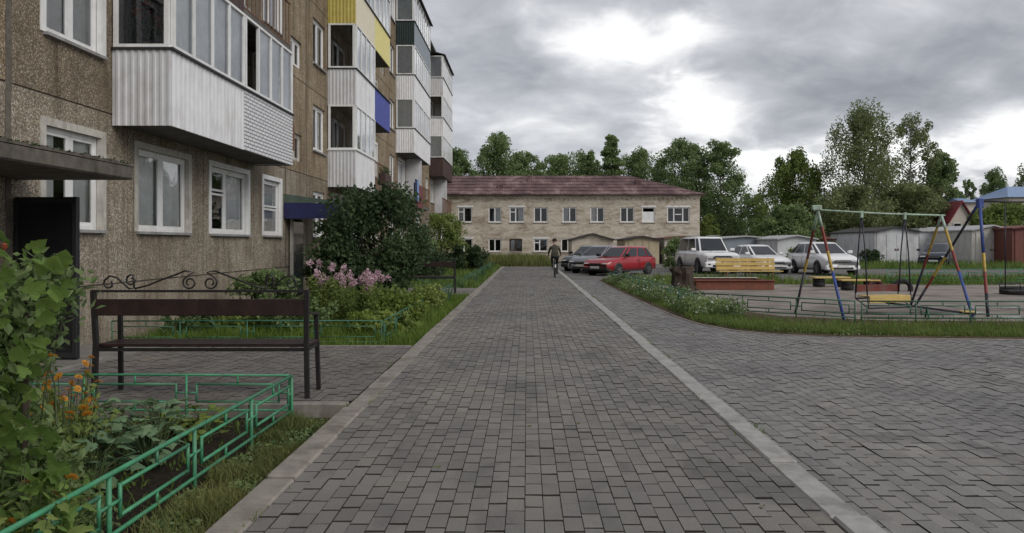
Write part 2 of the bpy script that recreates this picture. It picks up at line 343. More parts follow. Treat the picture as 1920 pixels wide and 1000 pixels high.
plain('bench_metal', (.014,.012,.012), .5, .3, 20, bump=.2); plain('bench_wood', (.019,.008,.0072), .5, .35, 16, bump=.4, dirt=(.06,.03,.026), dirt_amt=.35, dirt_scale=8)
plain('door_black', (.011,.011,.014), .45, .3, 5, bump=.15); plain('canopy_blue', (.016,.018,.085), .6, .25, 6); plain('canopy_green', (.075,.105,.085), .6, .2, 6)
leafmat('grass', (0.0592,0.1162,0.0211), (0.1373,0.2429,0.0464), (0.2429,0.3168,0.0845)); leafmat('grass_dry', (0.0776,0.1083,0.0281), (0.1466,0.2067,0.0525), (0.2760,0.2559,0.1031)); leafmat('grass_bright', (0.0697,0.1318,0.0186), (0.1318,0.2325,0.0341), (0.2170,0.2945,0.0620))
leafmat('leaf_dark', (0.0270,0.0486,0.0227), (0.0567,0.0972,0.0397), (0.1134,0.1674,0.0737)); leafmat('leaf_mid', (0.0900,0.1450,0.0603), (0.1842,0.2745,0.1020), (0.3192,0.4004,0.1667)); leafmat('leaf_birch', (0.1044,0.1385,0.0639), (0.1966,0.2468,0.0994), (0.3224,0.3612,0.1632)); leafmat('leaf_light', (0.1048,0.1584,0.0392), (0.1980,0.2748,0.0684), (0.3028,0.3611,0.1101))
leafmat('leaf_vine', (0.0663,0.1305,0.0303), (0.1459,0.2527,0.0569), (0.2765,0.4001,0.0985), trans=.45); leafmat('leaf_grey', (0.0995,0.1811,0.0930), (0.1770,0.2976,0.1548), (0.2875,0.4140,0.2323)); leafmat('leaf_yellow', (0.1285,0.1929,0.0342), (0.2142,0.2934,0.0544), (0.2999,0.3606,0.0931)); leafmat('leaf_iris', (0.0525,0.1200,0.0600), (0.1050,0.1950,0.0975), (0.1800,0.2850,0.1500))
leafmat('petal_orange', (.66,.24,.03), (.78,.34,.04), (.84,.50,.09)); leafmat('petal_pink', (.52,.30,.38), (.64,.42,.48), (.76,.60,.64)); leafmat('petal_white', (.62,.62,.58), (.72,.72,.68)); leafmat('petal_purple', (.25,.05,.22), (.35,.09,.30)); leafmat('petal_red', (.28,.06,.03), (.40,.10,.05))
plain('stem', (.060,.085,.030), .6, .2, 20); plain('bark', (.060,.050,.042), .9, .35, 8, bump=.6); plain('bark_brown', (.045,.032,.022), .9, .3, 8, bump=.5)
def birchbark():
    m = NT('bark_birch'); m.col(m.ramp(m.noise(3, 6, m.pos((1,1,2.4)), .7), [(.40, (.04,.037,.034)), (.52, (.36,.35,.33)), (.8, (.52,.51,.49))])); m.setp(.85); MATS['bark_birch'] = m.mat
birchbark()
for nme, c in (('mint', (.36,.48,.38)), ('red', (.22,.028,.022)), ('yellow', (.48,.33,.05)), ('blue', (.035,.075,.29)), ('navy', (.010,.012,.03)), ('brown_red', (.13,.022,.018))):
    plain('paint_'+nme, c, .55, .25, 12, dirt=(.12,.09,.07), dirt_amt=.6, dirt_scale=10)
plain('wood_yellow', (.56,.40,.13), .6, .12, 8, dirt=(.36,.26,.10), dirt_amt=.4); plain('wood_red', (.20,.060,.032), .65, .2, 8, dirt=(.11,.05,.035), dirt_amt=.5); plain('rubber', (.016,.015,.015), .8, .3, 8); plain('rubber_red', (.075,.022,.02), .8, .3, 8)
plain('car_white', (.82,.82,.82), .25, .02, 2, coat=.6, dirt=(.5,.49,.46), dirt_amt=.2, dirt_scale=1.5); plain('car_red', (.30,.012,.018), .28, .08, 2, coat=.6, dirt=(.22,.06,.05), dirt_amt=.25); plain('car_silver', (.22,.23,.25), .28, .04, 2, metal=.5, coat=.5); plain('car_dark', (.020,.026,.024), .25, .1, 2, coat=.6); plain('car_navy', (.012,.014,.026), .25, .1, 2, coat=.6)
plain('plastic', (.020,.020,.021), .6, .2, 6); plain('chrome', (.55,.55,.56), .2, .05, 3, metal=1); plain('lamp', (.55,.56,.57), .12, .05, 6, spec=.8); plain('rim', (.34,.34,.35), .35, .1, 6, metal=.8); plain('plate', (.62,.62,.60), .5, .03, 4)
plain('garage_grey', (.58,.59,.60), .55, .07, 3, dirt=(.22,.19,.16), dirt_amt=.45, dirt_scale=1.5); plain('garage_beige', (.52,.51,.47), .6, .08, 3, dirt=(.2,.17,.14), dirt_amt=.4); plain('garage_brown', (.15,.045,.032), .6, .15, 3); plain('garage_yellow', (.44,.37,.25), .8, .12, 3, dirt=(.18,.13,.09), dirt_amt=.4); plain('shed_roof', (.045,.042,.04), .85, .2, 4); plain('roof_light', (.42,.42,.42), .7, .08, 3); plain('house_pink', (.42,.34,.28), .8, .08, 2); plain('house_cream', (.55,.50,.44), .8, .05, 2); plain('roof_red', (.22,.035,.045), .6, .1, 2); plain('roof_blue', (.22,.31,.47), .5, .1, 2)
plain('skin', (.36,.22,.16), .55, .05, 10); plain('jacket', (.050,.048,.034), .9, .55, 9); plain('trousers', (.016,.016,.017), .9, .3, 9); plain('cap', (.018,.017,.016), .9, .2, 9); plain('towel_blue', (.18,.30,.52), .9, .1, 8); plain('towel_dark', (.035,.045,.10), .9, .1, 8)
M = MATS
# ================================================================== THE SETTING
def sheet(name, poly, z, mat, kind='structure', label=None, cat=None, thick=0.0, sub=0):
    mb = MB(); n = len(poly); vs = [(x, y, z) for x, y in poly]; fs = [tuple(range(n))]
    if thick:
        vs += [(x, y, z-thick) for x, y in poly]; fs += [(i, n+i, n+(i+1) % n, (i+1) % n) for i in range(n)]
    mb.add(vs, fs); o = mb.build(name, M[mat]); tag(o, label, cat, None, kind); return o
ZB = -0.13                                            # level of the planted beds
sheet('ground', [(-1500,-300),(1500,-300),(1500,2500),(-1500,2500)], -0.16, 'ground', label='bare earth and grass ground around the yard', cat='ground')
# --- paving -------------------------------------------------------------------
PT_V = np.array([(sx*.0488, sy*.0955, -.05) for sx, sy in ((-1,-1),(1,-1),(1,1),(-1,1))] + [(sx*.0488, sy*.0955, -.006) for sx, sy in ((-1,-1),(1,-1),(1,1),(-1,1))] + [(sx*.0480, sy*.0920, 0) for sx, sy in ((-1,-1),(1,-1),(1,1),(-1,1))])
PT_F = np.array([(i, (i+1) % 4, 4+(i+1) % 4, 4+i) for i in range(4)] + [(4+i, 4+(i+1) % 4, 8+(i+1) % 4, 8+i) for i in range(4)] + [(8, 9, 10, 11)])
def lay(name_of_structure, base_poly, zbase, cells, mat, label, cat, zoff=0.0, along='y'):
    """cells: (x, y, length scale); the 300 largest in view become objects, the rest one mesh"""
    st = sheet(name_of_structure, base_poly, zbase, 'joint', label=label, cat=cat)
    cells = np.array(cells); X, Y = cells[:, 0], cells[:, 1]
    Yc = np.maximum(Y, .01); u = X/Yc*F+VX; v = VY+(HC-zoff)*F/Yc
    vis = (Y > 1) & (u > -10) & (u < 1930) & (v < 1004)
    order = np.argsort(np.where(vis, Y, 1e9)); near = order[:300]; rest = order[300:]
    PMI = [1]*8+[0]   # sides and chamfers take the dark joint colour, top the paver colour
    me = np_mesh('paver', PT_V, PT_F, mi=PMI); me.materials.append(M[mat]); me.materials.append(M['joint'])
    for i in near:
        o = bpy.data.objects.new('paver', me); link(o, st)
        o.location = (X[i], Y[i], zoff+random.gauss(0, .0018)); o.rotation_euler = (random.gauss(0, .006), random.gauss(0, .012), random.gauss(0, .006) + (math.pi/2 if along == 'x' else 0)); o.scale = (1, cells[i, 2], 1)
    n = len(rest); c = cells[rest]
    P = PT_V.copy()
    V = np.repeat(P[None], n, 0); V[:, :, 1] *= c[:, 2][:, None]
    tx = RNG.normal(0, .012, n)[:, None]; ty = RNG.normal(0, .006, n)[:, None]
    V[:, :, 2] += V[:, :, 0]*tx + V[:, :, 1]*ty + RNG.normal(0, .0018, n)[:, None] + zoff
    if along == 'x': V[:, :, :2] = V[:, :, 1::-1]*np.array([1, -1])
    V[:, :, 0] += c[:, 0][:, None]; V[:, :, 1] += c[:, 1][:, None]
    Fc = (PT_F[None]+12*np.arange(n)[:, None, None]).reshape(-1, 4)
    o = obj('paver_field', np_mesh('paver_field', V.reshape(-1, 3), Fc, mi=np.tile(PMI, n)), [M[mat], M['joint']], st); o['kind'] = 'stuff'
    return st
def columns(x0, x1, y0, y1, breaks=(), keep=None):
    out_ = []; ncol = int(round((x1-x0)/.1)); pitch = (x1-x0)/ncol
    bounds = [y0]+[b for b in breaks if y0 < b < y1]+[y1]
    for bi in range(len(bounds)-1):
        a, b = bounds[bi], bounds[bi+1]
        for c in range(ncol):
            x = x0+(c+.5)*pitch; off = .1*(c % 2)
            if random.random() < .22: off = random.choice((.05, .15, 0, .1))
            y = a
            if off: pieces = [off]
            else: pieces = []
            while y+sum(pieces)+.2 <= b+1e-6: pieces.append(.2)
            r = b-(y+sum(pieces))
            if r > .03: pieces.append(r)
            for l in pieces:
                if keep is None or keep(x, y+l/2): out_.append((x, y+l/2, (l-.005)/.195))
                y += l
    return out_
PX0, PX1 = -1.42, 1.60
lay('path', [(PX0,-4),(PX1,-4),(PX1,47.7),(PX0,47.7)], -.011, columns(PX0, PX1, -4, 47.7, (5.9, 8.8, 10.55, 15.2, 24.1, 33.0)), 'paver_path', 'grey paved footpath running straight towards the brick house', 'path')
ZR = -0.055
VERGE = [(2.95,31),(2.93,27),(2.96,22),(3.05,17.5),(3.12,15.4),(3.28,14.1),(3.62,13.1),(4.2,12.5),(5.2,12.15),(6.6,11.95),(8.2,11.82),(12,11.6),(24,11.4)]
def road_ok(x, y):
    if y > 15.2: return x < np.interp(y, [15.4,17.5,22,27,31], [3.12,3.05,2.96,2.93,2.95])-.03
    if x < 3.12: return True
    return y < np.interp(x, [3.12,3.28,3.62,4.2,5.2,6.6,8.2,12,24], [15.4,14.1,13.1,12.5,12.15,11.95,11.82,11.6,11.4])-.05
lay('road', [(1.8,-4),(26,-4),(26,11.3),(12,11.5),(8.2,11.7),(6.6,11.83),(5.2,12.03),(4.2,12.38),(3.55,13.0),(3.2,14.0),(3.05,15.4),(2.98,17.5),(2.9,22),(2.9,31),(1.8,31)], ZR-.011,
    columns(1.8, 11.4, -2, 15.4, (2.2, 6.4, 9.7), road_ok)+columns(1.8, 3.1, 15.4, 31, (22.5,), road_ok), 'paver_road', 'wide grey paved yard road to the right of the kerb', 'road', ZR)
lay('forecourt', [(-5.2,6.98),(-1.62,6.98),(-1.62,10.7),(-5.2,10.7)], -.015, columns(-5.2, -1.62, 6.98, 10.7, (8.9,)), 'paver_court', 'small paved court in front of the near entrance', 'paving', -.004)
o = sheet('pavement', [(-5.2,21.6),(-1.62,21.6),(-1.62,24.8),(-5.2,24.8)], -.01, 'paver_court', label='second paved court beside the farther bench', cat='paving', thick=.2)
sheet('parking_lot', [(1.8,31),(60,31),(60,75),(-1.4,75),(-1.4,60),(1.8,47.7)], -.066, 'gravel', label='grey gravel lot where the cars are parked', cat='parking')
# --- kerbs --------------------------------------------------------------------
def kerb(name, x0, x1, y0, y1, ztop, zbot, mat, label, drop=None):
    k = tag(link(bpy.data.objects.new(name, None)), label, 'kerb', None, 'structure')
    mbs = MB().cbox((x0, .004, zbot), (x1, .992, ztop), .014).mesh('kerb_stone'); mbs.materials.append(M[mat])
    y = y0
    while y < y1:
        o = obj('kerb_stone', mbs, None, k, (random.gauss(0, .004), y, random.gauss(0, .004)-(.016 if drop and drop[0] < y+.5 < drop[1] else 0)), (0, 0, random.gauss(0, .003))); y += 1.0
kerb('kerb_right', 1.604, 1.796, -4, 47, .012, -.30, 'kerb_right', 'pale concrete kerb between the path and the road')
kerb('kerb_left', -1.618, -1.424, -4.35, 47, .014, -.30, 'kerb', 'concrete kerb along the left edge of the path', (6.6, 10.8))
# edge slabs of the forecourt
k = tag(link(bpy.data.objects.new('kerb_forecourt', None)), 'grey concrete edging of the near forecourt', 'kerb', None, 'structure')
for i in range(5):
    MB().cbox((-1.64-(i+1)*.9+.004, 6.86, -.30), (-1.64-i*.9, 6.976, -.004), .012).build('kerb_stone', M['kerb'], k)
    MB().cbox((-1.64-(i+1)*.9+.004, 10.704, -.30), (-1.64-i*.9, 10.80, -.002), .012).build('kerb_stone', M['kerb'], k)
# concrete apron along the wall
MBa = MB().add([(-6.28,5.0,-.02),(-5.0,5.0,-.02),(-5.0,8.6,-.012),(-4.75,10.7,-.01),(-6.28,10.7,.02), (-6.28,5.0,-.3),(-5.0,5.0,-.3),(-5.0,8.6,-.3),(-4.75,10.7,-.3),(-6.28,10.7,-.3)], [(0,1,2,3,4),(0,5,6,1),(1,6,7,2),(2,7,8,3),(3,8,9,4)])
tag(MBa.build('pavement_apron', M['concrete']), 'cracked concrete apron at the foot of the near entrance', 'paving', None, 'structure')
sheet('flower_bed', [(-5.0,-4),(-1.64,-4),(-1.64,6.84),(-5.0,6.84)], ZB, 'soil', label='dark soil bed inside the near green fence', cat='flower bed')
sheet('lawn', [(-6.25,10.82),(-1.63,10.82),(-1.63,21.58),(-6.25,21.58)], -.09, 'verge_soil', label='planted lawn between the two entrances', cat='lawn')
sheet('lawn_far', [(-6.25,24.84),(-1.63,24.84),(-1.63,47),(-6.25,47)], -.09, 'verge_soil', label='planted strip beyond the farther bench', cat='lawn')
sheet('grass_plot', [(-14,47.8),(1.6,47.8),(1.6,59),(1.0,66),(-14,66)], -.05, 'verge_soil', label='rough grass plot in front of the brick house', cat='lawn', thick=.1)
vp = VERGE+[(24,30.9)]
sheet('verge_edge', [(x-.07 if y > 13 else x, y-.10 if y < 16 else y) for x, y in VERGE]+[(24,30.9)], -.047, 'sand', label='worn sandy strip along the edge of the verge', cat='verge', thick=.1)
sheet('verge', vp, -.035, 'verge_soil', label='earth verge curving round the playground', cat='verge', thick=.12)
PLAY = [(4.4,17.2),(5.2,15.4),(7.0,14.5),(10,14.3),(24,14.1),(24,27.5),(4.1,27.5)]
sheet('playground', PLAY, -.030, 'sand', label='damp sandy playground with puddles', cat='playground')
def puddle(cx, cy, rx, ry, seed, label):
    rn = random.Random(seed); ph = [rn.uniform(0, 6.28) for _ in range(4)]
    P = []
    for i in range(40):
        t = 2*math.pi*i/40; k = 1+.22*math.sin(2*t+ph[0])+.16*math.sin(3*t+ph[1])+.08*math.sin(7*t+ph[2]); P.append((cx+rx*k*math.cos(t), cy+ry*k*math.sin(t)))
    return sheet('puddle', P, -.024, 'water', label=label, cat='puddle')
puddle(8.3, 16.0, 1.35, .42, 1, 'shallow puddle under the bench swing'); puddle(10.4, 15.2, 1.0, .30, 2, 'bright puddle beside the blue swing post'); puddle(7.6, 14.95, .7, .14, 3, 'narrow puddle along the playground fence'); puddle(11.5, 17.5, 1.5, .3, 4, 'long puddle at the right of the playground')
# ================================================================== THE APARTMENT BLOCK
BX = -6.3; PITCH = 12.37; ST = 2.57; Z0 = .84
JO = [9.16, 11.9, 14.7, 17.4, 19.7]                    # vertical joints of one bay
WN = [(9.87, 11.17), (12.22, 14.05), (15.05, 17.05), (18.05, 19.30)]
block = T('apartment_block', 'five-storey panel apartment block with pebble-dash walls and mixed balconies', 'apartment block', (BX, 0, 0))
def holed(y0, y1, z0, z1, holes, depth=.16, gap=.012, edge=.05):
    ys = sorted({y0+gap, y1-gap, *[a for h in holes for a in h[:2]]}); zs = sorted({z0+gap, z1-gap, *[a for h in holes for a in h[2:]]})
    mb = MB()
    inside = lambda y, z: any(h[0] < y < h[1] and h[2] < z < h[3] for h in holes)
    for i in range(len(ys)-1):
        for j in range(len(zs)-1):
            if not inside((ys[i]+ys[i+1])/2, (zs[j]+zs[j+1])/2):
                mb.add([(0,ys[i],zs[j]),(0,ys[i+1],zs[j]),(0,ys[i+1],zs[j+1]),(0,ys[i],zs[j+1])], [(0,1,2,3)])
    a, b, c, d = y0+gap, y1-gap, z0+gap, z1-gap
    mb.add([(0,a,c),(0,b,c),(0,b,d),(0,a,d),(-edge,a,c),(-edge,b,c),(-edge,b,d),(-edge,a,d)], [(0,4,5,1),(1,5,6,2),(2,6,7,3),(3,7,4,0)])
    for h in holes:
        a, b, c, d = h
        mb.add([(0,a,c),(0,b,c),(0,b,d),(0,a,d),(-depth,a,c),(-depth,b,c),(-depth,b,d),(-depth,a,d)], [(1,5,4,0),(2,6,5,1),(3,7,6,2),(0,4,7,3)])
    return mb
WCACHE = {}
def frame_mesh(wd, ht, style):
    """window frame lying in the y-z plane, centred on y, sill at z = 0; returns frame mesh and panes (y0,y1,z0,z1)"""
    key = (round(wd, 2), round(ht, 2), style)
    if key in WCACHE: return WCACHE[key]
    t, d = .062, .06; mb = MB(); h = wd/2
    bars = [(-h, h, 0, t), (-h, h, ht-t, ht), (-h, -h+t, t, ht-t), (h-t, h, t, ht-t)]; panes = []
    def leaf(a, b, c, e, dz=.0): 
        s = .045
        bars.extend([(a, b, c, c+s), (a, b, e-s, e), (a, a+s, c+s, e-s), (b-s, b, c+s, e-s)]); panes.append((a+s, b-s, c+s, e-s))
    a, b, c, e = -h+t, h-t, t, ht-t
    if style == 'two': bars.append((-.035, .035, c, e)); leaf(a, -.035, c, e); leaf(.035, b, c, e)
    elif style == 'three':
        q = (b-a)/3
        for k in range(3): leaf(a+k*q, a+(k+1)*q, c, e)
    elif style == 'vent': m = a+(b-a)*.42; zt = c+(e-c)*.64; bars.append((m-.03, m+.03, c, e)); leaf(a, m-.03, c, zt-.02); leaf(a, m-.03, zt+.02, e); leaf(m+.03, b, c, e)
    elif style == 'cross': zt = c+(e-c)*.5; leaf(a, b, c, zt-.015); leaf(a, b, zt+.015, e)
    else: leaf(a, b, c, e)
    for i, (p, q, r, s) in enumerate(bars):
        k = .012 if i >= 4 else 0
        mb.box((-d+k, p, r), (-k if k else 0, q, s))
    r = (mb.mesh('window'), panes); r[0].materials.append(M['white_frame']); WCACHE[key] = r; return r
def curtain_mesh(wd, ht, amp=.025, seed=0):
    n = max(8, int(wd/.05)); rn = random.Random(seed); ph = rn.uniform(0, 6)
    V = []; 
    for i in range(n+1):
        y = -wd/2+wd*i/n; x = amp*math.sin(i*1.35+ph)+amp*.5*math.sin(i*.53+ph*2)
        V += [(x, y, 0), (x*.7, y, ht)]
    me = np_mesh('curtain', V, [(2*i, 2*i+2, 2*i+3, 2*i+1) for i in range(n)], True); return me
PANES = {}
def pane_mesh(w_, h_, mat='glass'):
    k = (round(w_, 3), round(h_, 3), mat)
    if k not in PANES:
        me = np_mesh('pane', [(0,-w_/2,-h_/2),(0,w_/2,-h_/2),(0,w_/2,h_/2),(0,-w_/2,h_/2)], [(0,1,2,3)]); me.materials.append(M[mat]); PANES[k] = me
    return PANES[k]
CM = {}
def window(parent, y0, y1, z0, z1, style, x=-.065, sill=True, surround=None, curt=None, seed=0, frame_mat=None):
    wd, ht = y1-y0, z1-z0; me, panes = frame_mesh(wd, ht, style); yc = (y0+y1)/2
    if frame_mat: me = me.copy(); me.materials.clear(); me.materials.append(M[frame_mat])
    w_ = obj('window', me, None, parent, (x, yc, z0))
    for p in panes: obj('pane', pane_mesh(p[1]-p[0], p[3]-p[2]), None, w_, (-.03, (p[0]+p[1])/2, (p[2]+p[3])/2))
    if sill: MB().box((-.02, -wd/2-.05, -.045), (-x+.07, wd/2+.05, -.004)).build('sill', M['sill_metal'], w_)
    if surround:
        b = MB(); q = -x; t = .11
        for (a_, c_, d_, e_) in ((-wd/2-t, -wd/2+.004, -.004, ht+.10), (wd/2-.004, wd/2+t, -.004, ht+.10), (-wd/2+.004, wd/2-.004, ht-.004, ht+.10)): b.box((q-.02, a_, d_), (q+.014, c_, e_))
        b.box((.01, -wd/2+.001, .0), (q-.021, -wd/2+.02, ht)); b.box((.01, wd/2-.02, 0), (q-.021, wd/2-.001, ht))
        b.build('surround', M[surround], w_)
    for (f0, f1, mt) in (curt or []):
        cw = (f1-f0)*(wd-.12); key = (round(cw, 2), round(ht, 2), seed % 4, mt)
        if key not in CM: CM[key] = curtain_mesh(cw, ht-.1, .02, seed % 4); CM[key].materials.append(M[mt])
        obj('curtain', CM[key], None, w_, (-.095, -wd/2+.06+(f0+f1)/2*(wd-.12), .04))
    return w_
CURT = [[(0,.32,'curtain'),(.7,1,'curtain')], [(0,1,'curtain_grey')], [(0,.45,'curtain')], [(.1,.95,'curtain')], [], [(0,.25,'curtain_grey'),(.75,1,'curtain_grey')]]
rb = random.Random(21)
for k in (-1, 0, 1, 2, 3):
    oy = k*PITCH
    for pnl in range(5):
        if k == -1 and pnl < 3: continue
        if k == 3 and pnl > 3: continue
        y0 = JO[pnl]+oy; y1 = (JO[pnl+1] if pnl < 4 else JO[0]+PITCH)+oy
        if k == 3 and pnl == 3: y1 = 56.8
        for s in range(5):
            z0 = Z0+s*ST; z1 = z0+ST; holes = []
            if pnl < 4:
                a, b = WN[pnl]; holes = [(a+oy, b+oy, z0+.81, z0+2.17)]
                if s > 0 and pnl in (1, 2): holes = [(a+oy, b+oy, z0+.75, z0+2.17)]
            else:
                if s == 0: holes = [(y0+.42, y1-.38, Z0-.0+.02, 2.10)]
                else: holes = [(y0+.42, y1-.42, z0+.30, z0+1.05)]
            mt = ('pebble_grey' if k <= 0 else 'pebble_tan') if s == 0 else ('pebble_tan' if k <= 0 and pnl < 4 else 'pebble_gold')
            holed(y0, y1, z0, z1, holes).build('wall_panel', M[mt], block)
            if pnl < 4:
                h = holes[0]; seed = rb.randrange(99)
                sty = ('two', 'three', 'vent', 'cross')[pnl] if s == 0 else ('two', 'two', 'vent', 'two')[pnl]
                cu = CURT[seed % 6]; sur = None
                if s == 0 and k == 0: sty = ('two', 'two', 'vent', 'cross')[pnl]; sur = ('old_white', 'old_white', 'white_frame', 'white_frame')[pnl]; cu = [[(0,.3,'curtain'),(.55,1,'curtain')], [(0,.98,'curtain')], [(.45,1,'curtain')], [(0,1,'curtain_grey')]][pnl]
                elif s == 1 and k == 0 and pnl == 0: sur = 'white_frame'; cu = [(0,1,'curtain')]
                elif seed % 3 == 0 or pnl == 3: sur = 'white_frame' if seed % 2 else 'old_white'
                window(block, *h, sty, surround=sur, curt=cu, seed=seed)
            elif s > 0:
                window(block, *holes[0], 'two', sill=False, frame_mat='old_white' if s % 2 else 'white_frame', seed=s, curt=[])
    # plinth
p = MB(); p.box((-.3, -3, -.3), (-.012, 56.8, Z0-.012)); p.build('plinth', M['pebble_grey'], block)
j = MB()
for s in range(6): j.box((-.06, 2, Z0+s*ST-.02), (-.018, 56.79, Z0+s*ST+.02))
for k in range(-1, 4):
    for pnl in range(5):
        y = JO[pnl]+k*PITCH
        if 3 < y < 56: j.box((-.06, y-.02, Z0), (-.016, y+.02, Z0+5*ST))
j.build('joint_sealant', M['sealant'], block)
# wide grey mastic over the joint beside the near entrance
for y, wd in ((9.16, .11), (9.16+PITCH, .05), (19.7, .06)):
    q = MB(); n = 26
    for i in range(n): q.box((-.01, y-wd/2*(.7+.5*rb.random()), Z0+i*5*ST/n), (.006+.006*rb.random(), y+wd/2*(.7+.5*rb.random()), Z0+(i+1)*5*ST/n))
    q.build('joint_patch', M['sealant'], block)
MB().box((-.25, -3, Z0), (-.02, JO[3]-PITCH+.01, Z0+5*ST)).build('wall', M['pebble_tan'], block)
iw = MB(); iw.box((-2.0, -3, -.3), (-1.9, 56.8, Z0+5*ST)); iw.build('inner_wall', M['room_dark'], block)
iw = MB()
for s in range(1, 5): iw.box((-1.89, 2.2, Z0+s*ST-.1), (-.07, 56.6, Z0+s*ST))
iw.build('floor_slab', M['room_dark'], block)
e = MB(); e.box((-11, -3, -.3), (-10.8, 56.8, Z0+5*ST)); e.box((-10.8, -3, -.3), (-.26, -2.8, Z0+5*ST)); e.box((-10.8, 56.6, -.3), (-.07, 56.8, Z0+5*ST)); e.build('gable_wall', M['pebble_tan'], block)
r = MB(); r.box((-11.3, -3.3, Z0+5*ST), (.45, 57.1, Z0+5*ST+.16)); r.box((-11.2, -3.2, Z0+5*ST+.16), (.35, 57.0, Z0+5*ST+.30)); r.build('roof', M['tar'], block)
MB().cbox((-.2, 56.35, -.2), (.10, 56.84, Z0+5*ST-.02), .02).build('corner_pilaster', M['old_white'], block)
# --- balconies ----------------------------------------------------------------
BD = .90
def corr(p, q, z0, z1, pitch=.11, amp=.014, th=.0):
    """ribbed sheet from plan point p to q"""
    p = Vector(p); q = Vector(q); d = (q-p); Ln = d.length; d.normalize(); nrm_ = Vector((d.y, -d.x))
    V = []; n = max(1, int(round(Ln/pitch))); pitch = Ln/n; prof = []
    for i in range(n): prof += [(i*pitch, 0), (i*pitch+.44*pitch, 0), (i*pitch+.56*pitch, amp), (i*pitch+.88*pitch, amp)]
    prof.append((Ln, 0))
    mb = MB(); vs = []
    for s, h in prof:
        c = p+d*s+nrm_*h; vs += [(c.x, c.y, z0), (c.x, c.y, z1)]
    m_ = len(prof)
    c0 = p-nrm_*.03; c1 = q-nrm_*.03
    vs += [(c0.x, c0.y, z0), (c0.x, c0.y, z1), (c1.x, c1.y, z0), (c1.x, c1.y, z1)]
    fs = [(2*i, 2*i+2, 2*i+3, 2*i+1) for i in range(m_-1)] + [(2*m_+2, 2*m_, 2*m_+1, 2*m_+3)]
    return mb.add(vs, fs)
def glazing(bal, p, q, z0, z1, n, mats=None, skip=(), curtain=None, open_=()):
    """posts, rails and n casements from plan point p to q (local to the balcony)"""
    p = Vector(p); q = Vector(q); d = q-p; Ln = d.length; d.normalize(); ang = math.atan2(d.y, d.x)-math.pi/2
    fr = MB(); t = .05
    def bar(s0, s1, a, b, k=0):
        c0 = p+d*s0; c1 = p+d*s1; nn = Vector((d.y, -d.x))*(.03-k)
        fr.add([(c0.x-nn.x, c0.y-nn.y, a), (c1.x-nn.x, c1.y-nn.y, a), (c1.x+nn.x, c1.y+nn.y, a), (c0.x+nn.x, c0.y+nn.y, a), (c0.x-nn.x, c0.y-nn.y, b), (c1.x-nn.x, c1.y-nn.y, b), (c1.x+nn.x, c1.y+nn.y, b), (c0.x+nn.x, c0.y+nn.y, b)],
               [(3,2,1,0),(4,5,6,7),(0,1,5,4),(1,2,6,5),(2,3,7,6),(3,0,4,7)])
    bar(0, Ln, z0, z0+t); bar(0, Ln, z1-t, z1); cw = Ln/n
    for i in range(n+1):
        c = min(max(i*cw, .035), Ln-.035); bar(c-.035, c+.035, z0+t, z1-t, .004)
    f = fr.build('glazing_frame', M['white_frame'], bal)
    for i in range(n):
        if i in skip: continue
        a, b = i*cw+.035, (i+1)*cw-.035; c = p+d*((a+b)/2)
        obj('pane', pane_mesh(b-a, z1-z0-2*t, (mats or {}).get(i, 'glass')), None, bal, (c.x, c.y, (z0+z1)/2), (0, 0, ang))
        if curtain and i in curtain:
            nn = Vector((d.y, -d.x)); o = obj('curtain', curtain_mesh(b-a+.05, z1-z0-.06, .012, i), M[curtain[i]], bal, (c.x-nn.x*.05, c.y-nn.y*.05, z0+.03), (0, 0, ang))
